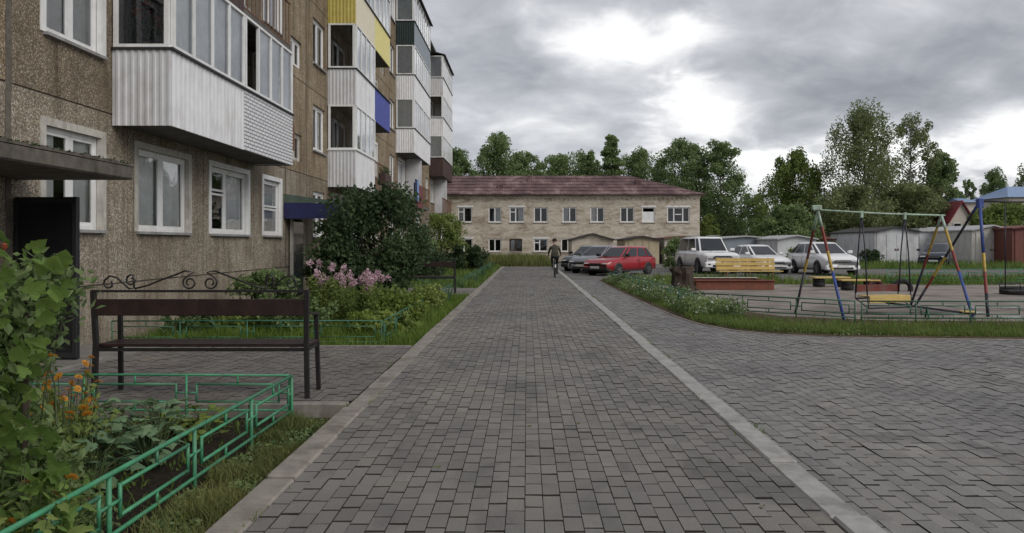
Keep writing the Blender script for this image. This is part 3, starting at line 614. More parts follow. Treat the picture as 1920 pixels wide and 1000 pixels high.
def balcony(k, s, side, fa, fb, glz=(True, True), far=None, roof=False, curA={}, curB={}, sidecur=None, skipB=(), rail=None, cap=True, sideglass='glass'):
    """k bay, s storey (2..5); side / fa / fb name the claddings of the near side and the two front halves"""
    y0 = 11.46+k*PITCH; y1 = y0+5.9; ym = (y0+y1)/2; zs = Z0+(s-1)*ST-.14; zt = zs+1.12; zn = zs+ST
    sl = MB(); sl.box((.005, 0, 0), (BD-.04, 5.9, .14)); b = sl.build('balcony', M['slab'], block, (0, y0, zs))
    H, HN = zt-zs, ST
    rb_ = lambda m_: .11 if m_ not in ('tile_siding',) else 3
    if side: corr((.01, -.012), (BD, -.012), -.03, H, .105).build('side_panel', M[side], b)
    if far or (fb and fb != 'rail'): corr((BD, 5.912), (.01, 5.912), -.03, H, .105).build('side_panel', M[far or fb], b)
    for a, c, m_ in ((0, 2.95, fa), (2.95, 5.9, fb)):
        if m_ == 'rail':
            q = MB(); q.beam((BD-.05, a, H), (BD-.05, c, H), .04, .04); q.beam((BD-.05, a, .16), (BD-.05, c, .16), .03, .03)
            for i in range(14): yy = a+.1+i*(c-a-.2)/13; q.beam((BD-.05, yy, .16), (BD-.05, yy, H), .016, .016)
            q.build('railing', M['rust'], b)
        elif m_ == 'tile_siding': MB().box((BD-.03, a+.004, -.03), (BD+.012, c, H)).build('front_panel', M[m_], b)
        elif m_: corr((BD, a), (BD, c), -.03, H, .155, .007).build('front_panel', M[m_], b)
    if cap and side:
        q = MB(); q.box((0, -.05, H+.001), (BD+.05, .03, H+.035)); q.box((BD-.05, .031, H+.001), (BD+.05, 5.92 if fb and fb != 'rail' else 2.95, H+.033)); q.build('rail_cap', M['plastic'] if rail is None else M[rail], b)
    zg0, zg1 = H+.038, HN-.012
    if glz[0]:
        glazing(b, (.03, 0), (BD-.03, 0), zg0, zg1, 1, {0: sideglass}, curtain={0: sidecur} if sidecur else None)
        glazing(b, (BD, .03), (BD, 2.93), zg0, zg1, 4, curtain=curA, skip=())
    if glz[1]:
        glazing(b, (BD, 2.97), (BD, 5.87), zg0, zg1, 4, curtain=curB, skip=skipB); glazing(b, (BD-.03, 5.9), (.03, 5.9), zg0, zg1, 1)
    MB().box((.01, 2.90, .141), (BD-.06, 2.94, HN-.004)).build('partition', M['siding_grey'], b)
    if roof:
        q = MB(); q.add([(0,-.1,HN+.30),(BD+.16,-.1,HN+.02),(BD+.16,6.0,HN+.02),(0,6.0,HN+.30),(0,-.1,HN+.34),(BD+.16,-.1,HN+.06),(BD+.16,6.0,HN+.06),(0,6.0,HN+.34)], [(3,2,1,0),(4,5,6,7),(0,1,5,4),(1,2,6,5),(2,3,7,6),(3,0,4,7)]); q.build('balcony_roof', M['roof_dark'], b)
    return b
W, G = 'siding_white', 'siding_grey'; C, CG = 'curtain', 'curtain_grey'
allc = {0: C, 1: C, 2: CG, 3: C}
b1 = balcony(0, 2, G, W, 'tile_siding', curA={0: C, 1: C, 2: C, 3: C}, curB={1: C, 2: C, 3: C}, skipB=(0,))
balcony(0, 3, G, 'siding_brown', 'rail', glz=(True, False), cap=False, curA=allc)
balcony(0, 4, W, W, 'siding_grey', curA=allc)
balcony(1, 2, G, W, 'rail', glz=(True, False), curA={0: C, 2: C}, rail='white_frame')
balcony(1, 3, G, W, 'siding_blue', glz=(True, False), curA={0: C, 3: C})
balcony(1, 4, 'siding_yellow', 'siding_cream', 'siding_brightyellow', curA={1: C, 3: C}, curB={0: C, 2: C})
balcony(1, 5, W, W, W, roof=True, curA=allc)
balcony(2, 2, 'rail' and None, 'siding_maroon', 'rail', glz=(False, False), cap=False)
balcony(2, 3, W, W, W, sidecur=C, curA={0: C, 1: C, 3: C}, curB={1: C, 2: C}, rail='slab')
balcony(2, 4, W, W, W, sidecur=CG, curA={1: C, 2: C}, curB={0: C})
balcony(2, 5, 'siding_green', 'siding_bluegrey', 'siding_bluegrey', roof=True, curA={0: C, 2: C}, curB={1: C, 3: C}, sidecur=CG)
balcony(3, 2, None, 'rail', 'rail', glz=(False, False), cap=False)
balcony(3, 3, 'siding_brown', 'siding_brown', 'siding_brown', sidecur=C, curA=allc)
balcony(3, 4, W, W, W, sidecur=None, curA={0: C}, curB={2: C})
balcony(3, 5, G, W, W, roof=True, sidecur=CG, curA=allc)
# side window of the near balcony stands over potted red flowers on the inner ledge
def leaf_cloud(n, centers, sig, size, aspect=.55, flat=.0, droop=0.0, rng=RNG):
    centers = np.asarray(centers, float); m_ = len(centers); idx = rng.integers(0, m_, n)
    sg = np.asarray(sig, float); sg = sg[idx] if sg.ndim == 2 else sg
    g_ = rng.normal(0, 1, (n, 3)); g_ *= np.minimum(1, 1.75/np.maximum(1e-6, np.linalg.norm(g_, axis=1)))[:, None]*rng.uniform(.75, 1, (n, 1)); c = centers[idx]+g_*sg*1.12
    a = rng.normal(0, 1, (n, 3)); a[:, 2] = a[:, 2]*(1-flat)-droop; a /= np.linalg.norm(a, axis=1)[:, None]
    b = rng.normal(0, 1, (n, 3)); b[:, 2] *= (1-flat); b -= a*(a*b).sum(1)[:, None]; b /= np.linalg.norm(b, axis=1)[:, None]
    nn = np.cross(a, b); s = size*rng.uniform(.6, 1.35, n)[:, None]
    V = np.stack([c-a*s*.5, c+b*s*aspect*.5+nn*s*.08, c+a*s*.5, c-b*s*aspect*.5+nn*s*.08], 1).reshape(-1, 3)
    return V, np.arange(4*n).reshape(n, 4)
def cloud_obj(name, mat, parent, n, centers, sig, size, loc=(0,0,0), **k):
    V, Fc = leaf_cloud(n, centers, sig, size, **k); return obj(name, np_mesh(name, V, Fc), M[mat], parent, loc)
pf = T('potted_plant', 'potted red flowers behind the side window of the lowest near balcony', 'potted plant', (BX+.45, 11.75, Z0+ST))
MB().lathe([(0,.98),(.09,.98),(.12,1.16),(.10,1.16),(.09,1.02)], 14).build('pot', M['rust'], pf)
cloud_obj('foliage', 'leaf_dark', pf, 260, [(0,0,1.4),(-.12,.03,1.5),(.14,.02,1.45)], .10, .09); cloud_obj('bloom', 'petal_red', pf, 150, [(.02,-.10,1.55),(.18,-.10,1.45),(-.15,-.10,1.6),(-.02,-.1,1.75)], .05, .06)
MB().box((-.3,-.14,.94),(.3,.14,.976)).build('ledge', M['wood_red'], pf)
# rag and bracket at the far end of the near balcony
q = MB(); q.beam((.02, 18.25, 3.95), (.55, 18.25, 4.05), .03, .03); q.beam((.02, 18.25, 3.55), (.5, 18.25, 4.03), .02, .02); q.build('wall_bracket', M['rust'], block)
rg = curtain_mesh(.35, .62, .05, 3); rg.materials.append(M['rust']); o = obj('hanging_rag', rg, None, None, (BX+.86, 17.5, 3.62)); tag(o, 'rusty brown rag hanging at the end of the tiled white balcony', 'rag')
# laundry on the maroon balcony
for yy, mt, lb in ((37.0, 'towel_blue', 'pale blue towel drying on the maroon balcony'), (36.45, 'towel_dark', 'dark blue cloth drying on the maroon balcony')):
    me = curtain_mesh(.7, 1.0, .03, 2); me.materials.append(M[mt]); tag(obj('towel', me, None, None, (BX+BD+.06, yy, 3.55)), lb, 'towel')
pb = T('flower_box', 'dark brown flower box on the open balcony beside white cladding', 'flower box', (BX+BD+.10, 28.2, 3.62)); MB().cbox((-.13,-.55,0),(.13,.55,.42),.015).build('box', M['siding_brown'], pb); cloud_obj('foliage', 'leaf_dark', pb, 160, [(0,-.3,.5),(0,0,.52),(0,.3,.5)], .10, .09)
# --- near entrance -------------------------------------------------------------
canopy = T('entrance_canopy', 'mossy concrete canopy slab over the near entrance', 'canopy', (BX, 6.4, 2.24))
cs = MB(); cs.cbox((.0, 0, 0), (1.40, 3.0, .17), .02); cs.build('slab', M['mossy_concrete'], canopy)
edg = MB(); rr = random.Random(5)
for i in range(46):
    y = i*3.0/46; edg.box((1.33, y, .165), (1.405, y+3.0/46-.003, .178+.03*rr.random()))
edg.build('crumbled_edge', M['mossy_concrete'], canopy)
mo_ = cloud_obj('moss', 'leaf_dark', canopy, 500, [(1.3, .3+.35*i, .19) for i in range(8)], (.06,.18,.02), .05); mo_['kind'] = 'stuff'
door = T('entrance_door', 'black steel entrance door standing open under the mossy canopy', 'door', (BX+.02, 9.28, .04), R(-4))
MB().cbox((0,-.03,0),(.80,.03,1.98),.006).build('leaf', M['door_black'], door)
df = MB(); df.box((.0,-.045,.02),(.05,-.031,1.96)); df.box((.75,-.045,.02),(.80,-.031,1.96)); df.box((.05,-.045,.02),(.75,-.031,.08)); df.box((.05,-.045,1.90),(.75,-.031,1.96)); df.build('leaf_frame', M['plastic'], door)
hd = MB().tube([(.70,-.045,.95),(.70,-.10,.95),(.70,-.10,1.15),(.70,-.045,1.15)], .011, 8); hd.build('handle', M['chrome'], door)
step = MB().cbox((.0, 7.2, -.2), (1.0, 9.45, .03), .02); tag(step.build('door_step', M['concrete'], None, (BX, 0, 0)), 'worn concrete step below the open black door', 'step')
# --- far entrance --------------------------------------------------------------
c2 = T('entrance_awning', 'green topped entrance awning with dark blue valance behind the bush', 'awning', (BX, 19.55, 2.1))
MB().add([(0,0,.62),(1.45,0,.42),(1.45,2.5,.42),(0,2.5,.62),(0,0,.58),(1.45,0,.38),(1.45,2.5,.38),(0,2.5,.58)], [(0,1,2,3),(7,6,5,4),(4,5,1,0),(5,6,2,1),(6,7,3,2),(7,4,0,3)]).build('awning_roof', M['canopy_green'], c2)
MB().add([(0,-.02,.405),(1.45,-.02,.405),(1.45,-.02,.44),(0,-.02,.64)], [(0,1,2,3)]).build('gable_panel', M['canopy_green'], c2)
vl = MB(); vl.box((0,-.012,.0),(1.44,.010,.40)); vl.box((1.44,-.012,.0),(1.462,2.5,.40)); vl.build('valance', M['canopy_blue'], c2)
for yy in (.06, 2.42):
    MB().tube([(1.38, yy, -2.2), (1.38, yy, .38)], .035, 10).build('post', M['old_white'], c2)
MB().box((.05, .35, -2.1), (.10, .5, .4)).build('jamb', M['old_white'], c2)
dd = T('entrance_door', 'dark steel door below the blue valance', 'door', (BX+.004, 20.1, .04)); MB().cbox((0,0,0),(.05,1.0,2.0),.005).build('leaf', M['car_navy'], dd); MB().box((.051,.08,.9),(.09,.12,1.1)).build('handle', M['chrome'], dd)
# ================================================================== BUILDINGS BEHIND
FY = 66.0
hs = T('brick_house', 'long two-storey tan brick house with maroon hipped roof', 'house', (1.5, FY, 0))
# facade in local x (along), z; front at y = 0
def px_x(x, Y=FY): return (x-VX)/F*Y-1.5
def px_z(y, Y=FY): return HC+(VY-y)/F*Y
HX0, HX1, HE = px_x(770), px_x(1312), 5.45
rows = [(872,26,1),(928,24,0),(969,27,1),(1014,26,0),(1068,26,0),(1120,26,0),(1176,26,0),(1216,24,2),(1272,42,3)]
wins = []
for x, w_, sty in rows: wins.append((px_x(x-w_/2), px_x(x+w_/2), px_z(417), px_z(389), sty))
for x, w_, sty in ((872,28,1),(928,24,0),(967,24,4),(1014,26,1),(1065,26,0),(1176,26,0)): wins.append((px_x(x-w_/2), px_x(x+w_/2), px_z(472), px_z(448), sty))
def holed_x(x0, x1, z0, z1, holes, depth=.18):
    xs = sorted({x0, x1, *[a for h in holes for a in h[:2]]}); zs = sorted({z0, z1, *[a for h in holes for a in h[2:4]]}); mb = MB()
    for i in range(len(xs)-1):
        for j_ in range(len(zs)-1):
            cx, cz = (xs[i]+xs[i+1])/2, (zs[j_]+zs[j_+1])/2
            if not any(h[0] < cx < h[1] and h[2] < cz < h[3] for h in holes): mb.add([(xs[i],0,zs[j_]),(xs[i+1],0,zs[j_]),(xs[i+1],0,zs[j_+1]),(xs[i],0,zs[j_+1])], [(0,1,2,3)])
    for h in holes:
        a, b, c, d = h[:4]; mb.add([(a,0,c),(b,0,c),(b,0,d),(a,0,d),(a,depth,c),(b,depth,c),(b,depth,d),(a,depth,d)], [(0,1,5,4),(1,2,6,5),(2,3,7,6),(3,0,4,7)])
    return mb
wl = holed_x(HX0, HX1, -.3, HE, wins)
wl.box((HX0, .001, -.3), (HX0+.3, 9, HE)); wl.box((HX1-.3, .001, -.3), (HX1, 9, HE)); wl.box((HX0+.3, 8.7, -.3), (HX1-.3, 9, HE)); wl.build('wall', M['far_brick'], hs)
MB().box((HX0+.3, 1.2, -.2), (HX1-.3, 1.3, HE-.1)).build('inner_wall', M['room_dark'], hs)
for (a, b, c, d, sty) in wins:
    t = .085; f = MB(); f.box((a-.10, -.02, d), (b+.10, .05, d+.14)) if sty in (1, 2, 3) else None
    f.box((a, .06, c), (b, .13, c+t)); f.box((a, .06, d-t), (b, .13, d)); f.box((a, .06, c+t), (a+t, .13, d-t)); f.box((b-t, .06, c+t), (b, .13, d-t))
    ms = {0: (.5,), 1: (.42,), 2: (), 3: (.3, .7), 4: (.55,)}[sty]
    for m_ in ms: q = a+(b-a)*m_; f.box((q-.05, .061, c+t), (q+.05, .129, d-t))
    if sty == 1: f.box((a+t, .062, c+(d-c)*.66), (a+(b-a)*.42-.05, .128, c+(d-c)*.66+.08))
    if sty == 3:
        f.box((a+(b-a)*.36, .063, c+(d-c)*.5), (a+(b-a)*.64, .127, c+(d-c)*.5+.08))
    wo = f.build('window', M['white_frame'] if sty != 4 else M['siding_brown'], hs)
    MB().box((a-.06, -.08, c-.07), (b+.06, .0, c-.005)).build('sill', M['old_white'], wo)
    if sty == 2: MB().box((a+t, .08, c+t), (b-t, .11, d-t-.3)).build('board', M['siding_white'], wo)
    else:
        obj('pane', np_mesh('pane', [(a+t,.10,c+t),(b-t,.10,c+t),(b-t,.10,d-t),(a+t,.10,d-t)], [(0,1,2,3)]), M['glass'], wo)
        if rb.random() < .7:
            cw = (b-a)*.3; me = curtain_mesh(cw, d-c-.1, .02, 1); obj('curtain', me, M['curtain_grey'] if rb.random() < .5 else M['curtain'], wo, (a+.12+cw/2 if rb.random() < .5 else b-.12-cw/2, .22, c+.05), (0, 0, math.pi/2))
# frieze and roof
cn = MB(); cn.box((HX0-.05, -.10, HE-.02), (HX1+.05, -.003, HE+.16)); cn.box((HX0-.05, -.17, HE+.16), (HX1+.10, -.003, HE+.24))
n_ = 64
for i in range(n_): x = HX0+(HX1-HX0)*i/n_; cn.box((x, -.07, HE-.16), (x+(HX1-HX0)/n_*.5, -.004, HE-.022))
cn.build('cornice', M['far_brick'], hs)
rf = MB(); ov = .45; zr, ze = 7.75, HE+.25; rx = HX1-5.6
A = (HX0-ov, -ov, ze); B = (HX1+ov, -ov, ze); C2 = (HX1+ov, 9+ov, ze); D2 = (HX0-ov, 9+ov, ze); E1 = (HX0+3, 4.5, zr); E2 = (rx, 4.5, zr)
rf.add([A, B, C2, D2, E1, E2], [(0,1,5,4), (1,2,5), (2,3,4,5), (3,0,4), (3,2,1,0)]); ro = rf.build('roof', M['far_roof'], hs)
# sheet rows and battens: slates laid as strips with uneven edges
sl_ = MB()
for r_ in range(6):
    t0, t1 = r_/6, (r_+1)/6
    for i in range(40):
        u0, u1 = i/40, (i+1)/40
        def P(u, t):
            xa = A[0]+(B[0]-A[0])*u; xb = E1[0]+(E2[0]-E1[0])*u
            return (xa+(xb-xa)*t, -ov+(4.5+ov)*t, ze+(zr-ze)*t)
        z = .02+.03*rb.random()
        q = [P(u0, t0), P(u1, t0), P(u1, t1), P(u0, t1)]; lift = [z+.05, z+.05, z, z]
        vs_ = [(p[0], p[1]-.02*(k_ < 2), p[2]+l_) for k_, (p, l_) in enumerate(zip(q, lift))]+[(p[0], p[1], p[2]+.002) for p in q]
        sl_.add(vs_, [(0,1,2,3),(0,4,5,1),(1,5,6,2),(3,2,6,7),(0,3,7,4)])
so_ = sl_.build('slate_sheets', M['far_roof'], hs); so_['kind'] = 'stuff'
for x, y, h in ((994, 3.0, .55), (938, 1.2, .35), (1196, 2.2, .45)):
    zc = ze+(zr-ze)*(y+ov)/(4.5+ov); X = px_x(x, FY+y)
    MB().cbox((X-.25, y-.25, zc-.3), (X+.25, y+.25, zc+h), .03).build('chimney', M['far_roof'], ro); 
# gable shed, garages in front of the house
def gable(name, label, cat, x0, x1, yb, Y, ztop, zeave, depth, wall, roof, door=None, group=None, ridge='y'):
    t = T(name, label, cat, ((x0+x1)/2, Y, 0), 0, group); h = (x1-x0)/2
    wmb = MB(); wmb.add([(-h,0,-.2),(h,0,-.2),(h,0,zeave),(0,0,ztop),(-h,0,zeave),(-h,depth,-.2),(h,depth,-.2),(h,depth,zeave),(0,depth,ztop),(-h,depth,zeave)], [(0,1,2,3,4),(1,6,7,2),(5,0,4,9),(6,5,9,8,7)]); wmb.build('wall', M[wall], t)
    rm = MB(); o_ = .12; th = .09
    for s in (-1, 1):
        a = (s*(h+o_), -.25, zeave-(ztop-zeave)*o_/h); b = (0, -.25, ztop)
        vs_ = [a, b, (0, depth+.2, ztop), (a[0], depth+.2, a[2])]; vs_ += [(p[0], p[1], p[2]+th) for p in vs_]
        rm.add(vs_, [(0,1,2,3),(7,6,5,4),(0,4,5,1),(1,5,6,2),(2,6,7,3),(3,7,4,0)])
    rm.build('roof', M[roof], t)
    if door:
        mat, k = door
        for s in (-1, 1):
            d_ = MB(); d_.box((s*.012, -.045, 0), (s*h*k, -.004, zeave-.12)); dl = d_.build('door', M[mat], t)
            MB().box((s*h*k*.5-.02, -.07, 0.02), (s*h*k*.5+.02, -.046, zeave-.14)).build('brace', M[mat], dl)
            MB().box((s*.05, -.09, .95), (s*.14, -.046, 1.08)).build('latch', M['rust'], dl)
    return t
def gx(x, Y): return (x-VX)/F*Y
gable('brick_shed', 'low brick shed with dark gable roof before the brick house', 'shed', gx(1072, 57), gx(1150, 57), 0, 57, 2.15, 1.72, 5, 'far_brick', 'shed_roof')
gable('garage', 'sandy plastered garage between the brick shed and the conifer shrub', 'garage', gx(1172, 56), gx(1236, 56), 0, 56, 1.95, 1.72, 5, 'garage_yellow', 'shed_roof', ('garage_yellow', .8))
gable('garage', 'cream garage with brown eave behind the big white car', 'garage', gx(1246, 56), gx(1318, 56), 0, 56, 1.95, 1.80, 5, 'house_cream', 'rust', ('garage_beige', .8))
gable('garage', 'grey flat garage behind the low white saloon', 'garage', gx(1355, 60), gx(1442, 60), 0, 60, 2.0, 1.85, 6, 'siding_bluegrey', 'roof_light')
gable('garage', 'pale grey garage wall between the low saloon and the small white car', 'garage', gx(1458, 55), gx(1530, 55), 0, 55, 2.0, 1.75, 6, 'garage_grey', 'roof_light')
gable('garage', 'olive and brown shed left of the light grey garage', 'shed', gx(1565, 62), gx(1640, 62), 0, 62, 2.0, 1.75, 6, 'garage_yellow', 'garage_brown')
gable('garage', 'light grey metal garage with double doors behind the swing', 'garage', gx(1640, 55), gx(1722, 55), 0, 55, 2.62, 2.28, 8, 'garage_grey', 'shed_roof', ('garage_grey', .92))
# long side wall
lw = T('garage_row', 'long light grey garage wall with pale roof behind the dark car', 'garage', (gx(1776, 57), 57, 0)); hh = gx(1776, 57)-gx(1724, 57)
MB().box((-hh, 0, -.2), (hh, 7, 2.35)).build('wall', M['garage_grey'], lw); MB().box((-hh-.1, -.2, 2.36), (hh+.1, 7.1, 2.62)).build('roof', M['roof_light'], lw); MB().box((-hh*.05, -.03, 1.45), (hh*.95, -.004, 1.50)).build('seam', M['sill_metal'], lw)
MB().box((hh*.45, -.04, 0), (hh*.98, -.003, 1.95)).build('door', M['plastic'], lw)
gable('garage', 'beige metal garage with double doors beside the brown one', 'garage', gx(1822, 52), gx(1897, 52), 0, 52, 2.66, 2.35, 8, 'garage_beige', 'roof_light', ('garage_beige', .8))
gable('garage', 'brown-red metal garage at the right edge', 'garage', gx(1898, 50), gx(1990, 50), 0, 50, 2.60, 2.42, 8, 'garage_brown', 'garage_brown', ('garage_brown', .9))
# distant houses
def house(name, label, x0, x1, Y, zwall, ztop, wall, roof, gambrel=False, wins_=(), depth=8):
    t = T(name, label, 'house', (gx((x0+x1)/2, Y), Y, 0)); h = (gx(x1, Y)-gx(x0, Y))/2
    prof = [(-h, zwall), (-h*.8, zwall+(ztop-zwall)*.55), (0, ztop), (h*.8, zwall+(ztop-zwall)*.55), (h, zwall)] if gambrel else [(-h, zwall), (0, ztop), (h, zwall)]
    P_ = [(-h, -.2)]+prof+[(h, -.2)]; n = len(P_); MB().add([(x, 0, z) for x, z in P_]+[(x, depth, z) for x, z in P_], [tuple(reversed(range(n))), tuple(range(n, 2*n)), (0, n, n+1, 1), (n-2, 2*n-2, 2*n-1, n-1)]).build('wall', M[wall], t)
    rm = MB()
    for i in range(len(prof)-1):
        a, b = prof[i], prof[i+1]; vs_ = [(a[0]*1.06, -.3, a[1]+.01), (b[0]*1.06, -.3, b[1]+.01), (b[0]*1.06, depth+.3, b[1]+.01), (a[0]*1.06, depth+.3, a[1]+.01)]; vs_ += [(p[0], p[1], p[2]+.14) for p in vs_]
        rm.add(vs_, [(0,1,2,3),(7,6,5,4),(0,4,5,1),(1,5,6,2),(2,6,7,3),(3,7,4,0)])
    rm.build('roof', M[roof], t)
    for (u, z, ww, hh_) in wins_:
        wo = MB().box((u*h-ww/2-.08, -.05, z-.08), (u*h+ww/2+.08, -.004, z+hh_+.08)).build('window', M['white_frame'], t); MB().box((u*h-ww/2, -.07, z), (u*h+ww/2, -.051, z+hh_)).build('pane', M['dark_glass'], wo)
    return t
house('house', 'small cream house with gambrel roof beyond the brick house', 1338, 1382, 95, 2.8, 5.4, 'house_pink', 'roof_dark', True, ((-.45, 1.2, .9, 1.0), (-.35, 3.3, 1.0, 1.0), (.4, 1.2, .9, 1.0)))
house('house', 'cream gabled house with red roof above the grey garages', 1778, 1826, 70, 3.3, 5.3, 'house_cream', 'roof_red', False, ((-.3, 2.6, .6, .7),))
def hiphouse(label, x0, x1, Y, zw, zt, wall, roof):
    t = T('house', label, 'house', (gx((x0+x1)/2, Y), Y, 0)); h = (gx(x1, Y)-gx(x0, Y))/2; MB().box((-h, 0, -.2), (h, 8, zw)).build('wall', M[wall], t)
    MB().add([(-h-.4,-.4,zw),(h+.4,-.4,zw),(h+.4,8.4,zw),(-h-.4,8.4,zw),(-h*.45,4,zt),(h*.45,4,zt)], [(0,1,5,4),(1,2,5),(2,3,4,5),(3,0,4),(3,2,1,0)]).build('roof', M[roof], t)
hiphouse('distant house with small blue roof beside the blue swing hub', 1808, 1832, 76, 5.6, 6.5, 'house_cream', 'roof_blue'); hiphouse('larger distant house with bright blue roof at the right edge', 1892, 2010, 100, 7.6, 9.3, 'house_cream', 'roof_blue')
# ================================================================== TREES
WK = {'trees behind the brick house': 1.35, 'trees behind the parking lot': 1.12}
def tree(name, label, x, ytop, Y, wpx, kind='round', mat='leaf_mid', bark='bark', base=0.25, n=7000, seed=1, group='trees behind the yard', leaf=.30, zbase=-.1, dens=1.0, lean=0):
    rng = np.random.default_rng(seed); rn = random.Random(seed)
    H = HC+(VY-ytop)/F*Y; rad = wpx/F*Y/2*WK.get(group, 1); n = int(n*1.9); leaf *= .92; X = gx(x, Y)
    t = T(name, label, 'tree', (X, Y, zbase), rn.uniform(0, 6.28) if not lean else 0, group)
    zc0 = H*base; ch = H-zc0
    tr = MB(); top = H*.93; pts = []; wob = [rn.uniform(-.25, .25) for _ in range(7)]
    for i in range(8): pts.append((lean*i/7+wob[min(i, 6)]*(i/7)*.8, wob[6-min(i, 6)]*(i/7)*.8, top*i/7))
    r0 = max(.09, H*.013); tr.tube(pts, [r0*(1-.87*i/7) for i in range(8)], 8)
    ncl = int({'round': 95, 'birch': 95, 'sparse': 60, 'conifer': 95}[kind]*dens); cen = []; sig = []
    for i in range(ncl):
        u = (i+rng.random())/ncl
        if kind == 'conifer': prof = (1-u)**.8*.95+.05; rr_ = rad*prof*rng.uniform(.35, 1.0)
        elif kind == 'round': prof = math.sqrt(max(.06, 1-((u-.45)/.60)**2)); rr_ = rad*prof*rng.uniform(.25, 1.0)
        else: prof = max(.08, 1-(abs(u-.36)/.68)**2)**.65; rr_ = rad*prof*rng.uniform(.15, 1.05)
        a = rng.uniform(0, 6.283); z = zc0+ch*u*.97; k_ = z/top
        c = np.array([rr_*math.cos(a)+lean*k_, rr_*math.sin(a), z]); cen.append(c)
        s_ = rad*{'round': .23, 'birch': .19, 'sparse': .14, 'conifer': .18}[kind]*rng.uniform(.65, 1.3)*(1-.45*u); zs_ = {'round': .8, 'birch': 1.5, 'sparse': 1.5, 'conifer': .5}[kind]
        sig.append((s_, s_, s_*zs_))
        if i % 2 == 0 or kind == 'sparse':
            k = max(.12, (z-rad*.35*rng.uniform(.5, 1))/top); k = min(k, .92); f = k*7; i0 = int(f); p0 = Vector(pts[i0]).lerp(Vector(pts[min(i0+1, 7)]), f-i0); p2 = Vector(c); mid = p0.lerp(p2, .5)+Vector((0, 0, .1*rad))
            tr.tube([p0, mid, p2], [r0*(1-.8*k)*.45, r0*.20, r0*.06], 5, cap=False)
    tr.build('trunk', M[bark], t)
    V, Fc = leaf_cloud(n, np.array(cen), np.array(sig), leaf, aspect=.62, droop=.5 if kind in ('birch', 'sparse') else 0, rng=rng)
    V[:, 2] = np.maximum(V[:, 2], .1)
    obj('crown', np_mesh('crown', V, Fc), M[mat], t); return t
BT = 'trees behind the brick house'
tree('deciduous_tree', 'small green tree rising just right of the apartment block', 862, 278, 88, 66, 'round', 'leaf_mid', n=6000, seed=1, group=BT)
tree('deciduous_tree', 'tall rounded tree above the left part of the maroon roof', 932, 252, 90, 78, 'birch', 'leaf_mid', n=8500, seed=2, group=BT, base=.3)
tree('deciduous_tree', 'lower tree right of the tall rounded one behind the roof', 985, 284, 92, 62, 'round', 'leaf_mid', n=6500, seed=3, group=BT)
tree('deciduous_tree', 'dark bushy tree behind the middle of the maroon roof', 1050, 288, 94, 80, 'round', 'leaf_mid', n=7500, seed=4, group=BT)
tree('deciduous_tree', 'dark tree left of the pointed spruce', 1100, 284, 96, 60, 'birch', 'leaf_mid', n=6500, seed=5, group=BT)
tree('spruce_tree', 'pointed dark spruce above the maroon roof', 1147, 248, 92, 72, 'conifer', 'leaf_mid', n=9500, seed=6, group=BT, base=.12)
tree('deciduous_tree', 'soft green tree between the spruce and the rounded crowns', 1200, 280, 98, 76, 'birch', 'leaf_mid', n=7500, seed=7, group=BT)
tree('deciduous_tree', 'broad rounded crown above the right roof slope', 1279, 262, 92, 84, 'round', 'leaf_mid', n=12000, seed=8, group=BT, leaf=.28)
tree('deciduous_tree', 'dark tall tree at the right end of the brick house', 1352, 263, 90, 72, 'round', 'leaf_mid', n=12000, seed=9, group=BT, base=.05, leaf=.28)
tree('deciduous_tree', 'light shrubby tree beside the corner of the brick house', 1328, 400, 72, 30, 'round', 'leaf_light', n=2500, seed=10, group=BT, base=.05, leaf=.2)
RT = 'trees behind the parking lot'
tree('deciduous_tree', 'low distant green tree in the gap beside the cream house', 1412, 362, 105, 66, 'round', 'leaf_mid', n=5000, seed=11, group=RT, base=.05)
tree('deciduous_tree', 'bright green spreading tree behind the small white car', 1492, 288, 82, 120, 'birch', 'leaf_light', n=11000, seed=12, group=RT, base=.10)
tree('birch_tree', 'tallest birch with dense drooping crown', 1622, 202, 78, 142, 'birch', 'leaf_birch', 'bark_birch', .26, 13500, 13, RT, leaf=.24)
tree('birch_tree', 'sparse open birch just right of the tallest one', 1708, 215, 80, 112, 'sparse', 'leaf_birch', 'bark_birch', .25, 5200, 14, RT, leaf=.24)
tree('deciduous_tree', 'green tree at the right end of the birch row', 1766, 285, 80, 66, 'birch', 'leaf_mid', n=8500, seed=15, group=RT, base=.15)
tree('deciduous_tree', 'leafy willow filling the middle below the birches', 1590, 350, 72, 130, 'round', 'leaf_birch', n=10000, seed=16, group=RT, base=.03)
tree('deciduous_tree', 'leafy willow right of the middle one above the grey garage', 1712, 348, 74, 120, 'round', 'leaf_birch', n=9500, seed=17, group=RT, base=.05)
tree('deciduous_tree', 'dark undergrowth tree above the pale grey wall', 1478, 385, 66, 90, 'round', 'leaf_mid', n=6500, seed=18, group=RT, base=.03)
tree('deciduous_tree', 'green tree left of the bright blue roof', 1862, 318, 108, 60, 'birch', 'leaf_mid', n=6500, seed=19, group=RT, base=.05)
tree('deciduous_tree', 'tree cut by the right edge above the blue roof', 1925, 305, 112, 70, 'birch', 'leaf_mid', n=5500, seed=20, group=RT, base=.1)
tree('deciduous_tree', 'green tree below the blue roof behind the brown garage', 1885, 383, 66, 110, 'round', 'leaf_light', n=7000, seed=21, group=RT, base=.1)
tree('deciduous_tree', 'small pale tree in the gap by the small blue roof', 1815, 335, 125, 36, 'sparse', 'leaf_mid', n=3000, seed=22, group=RT)
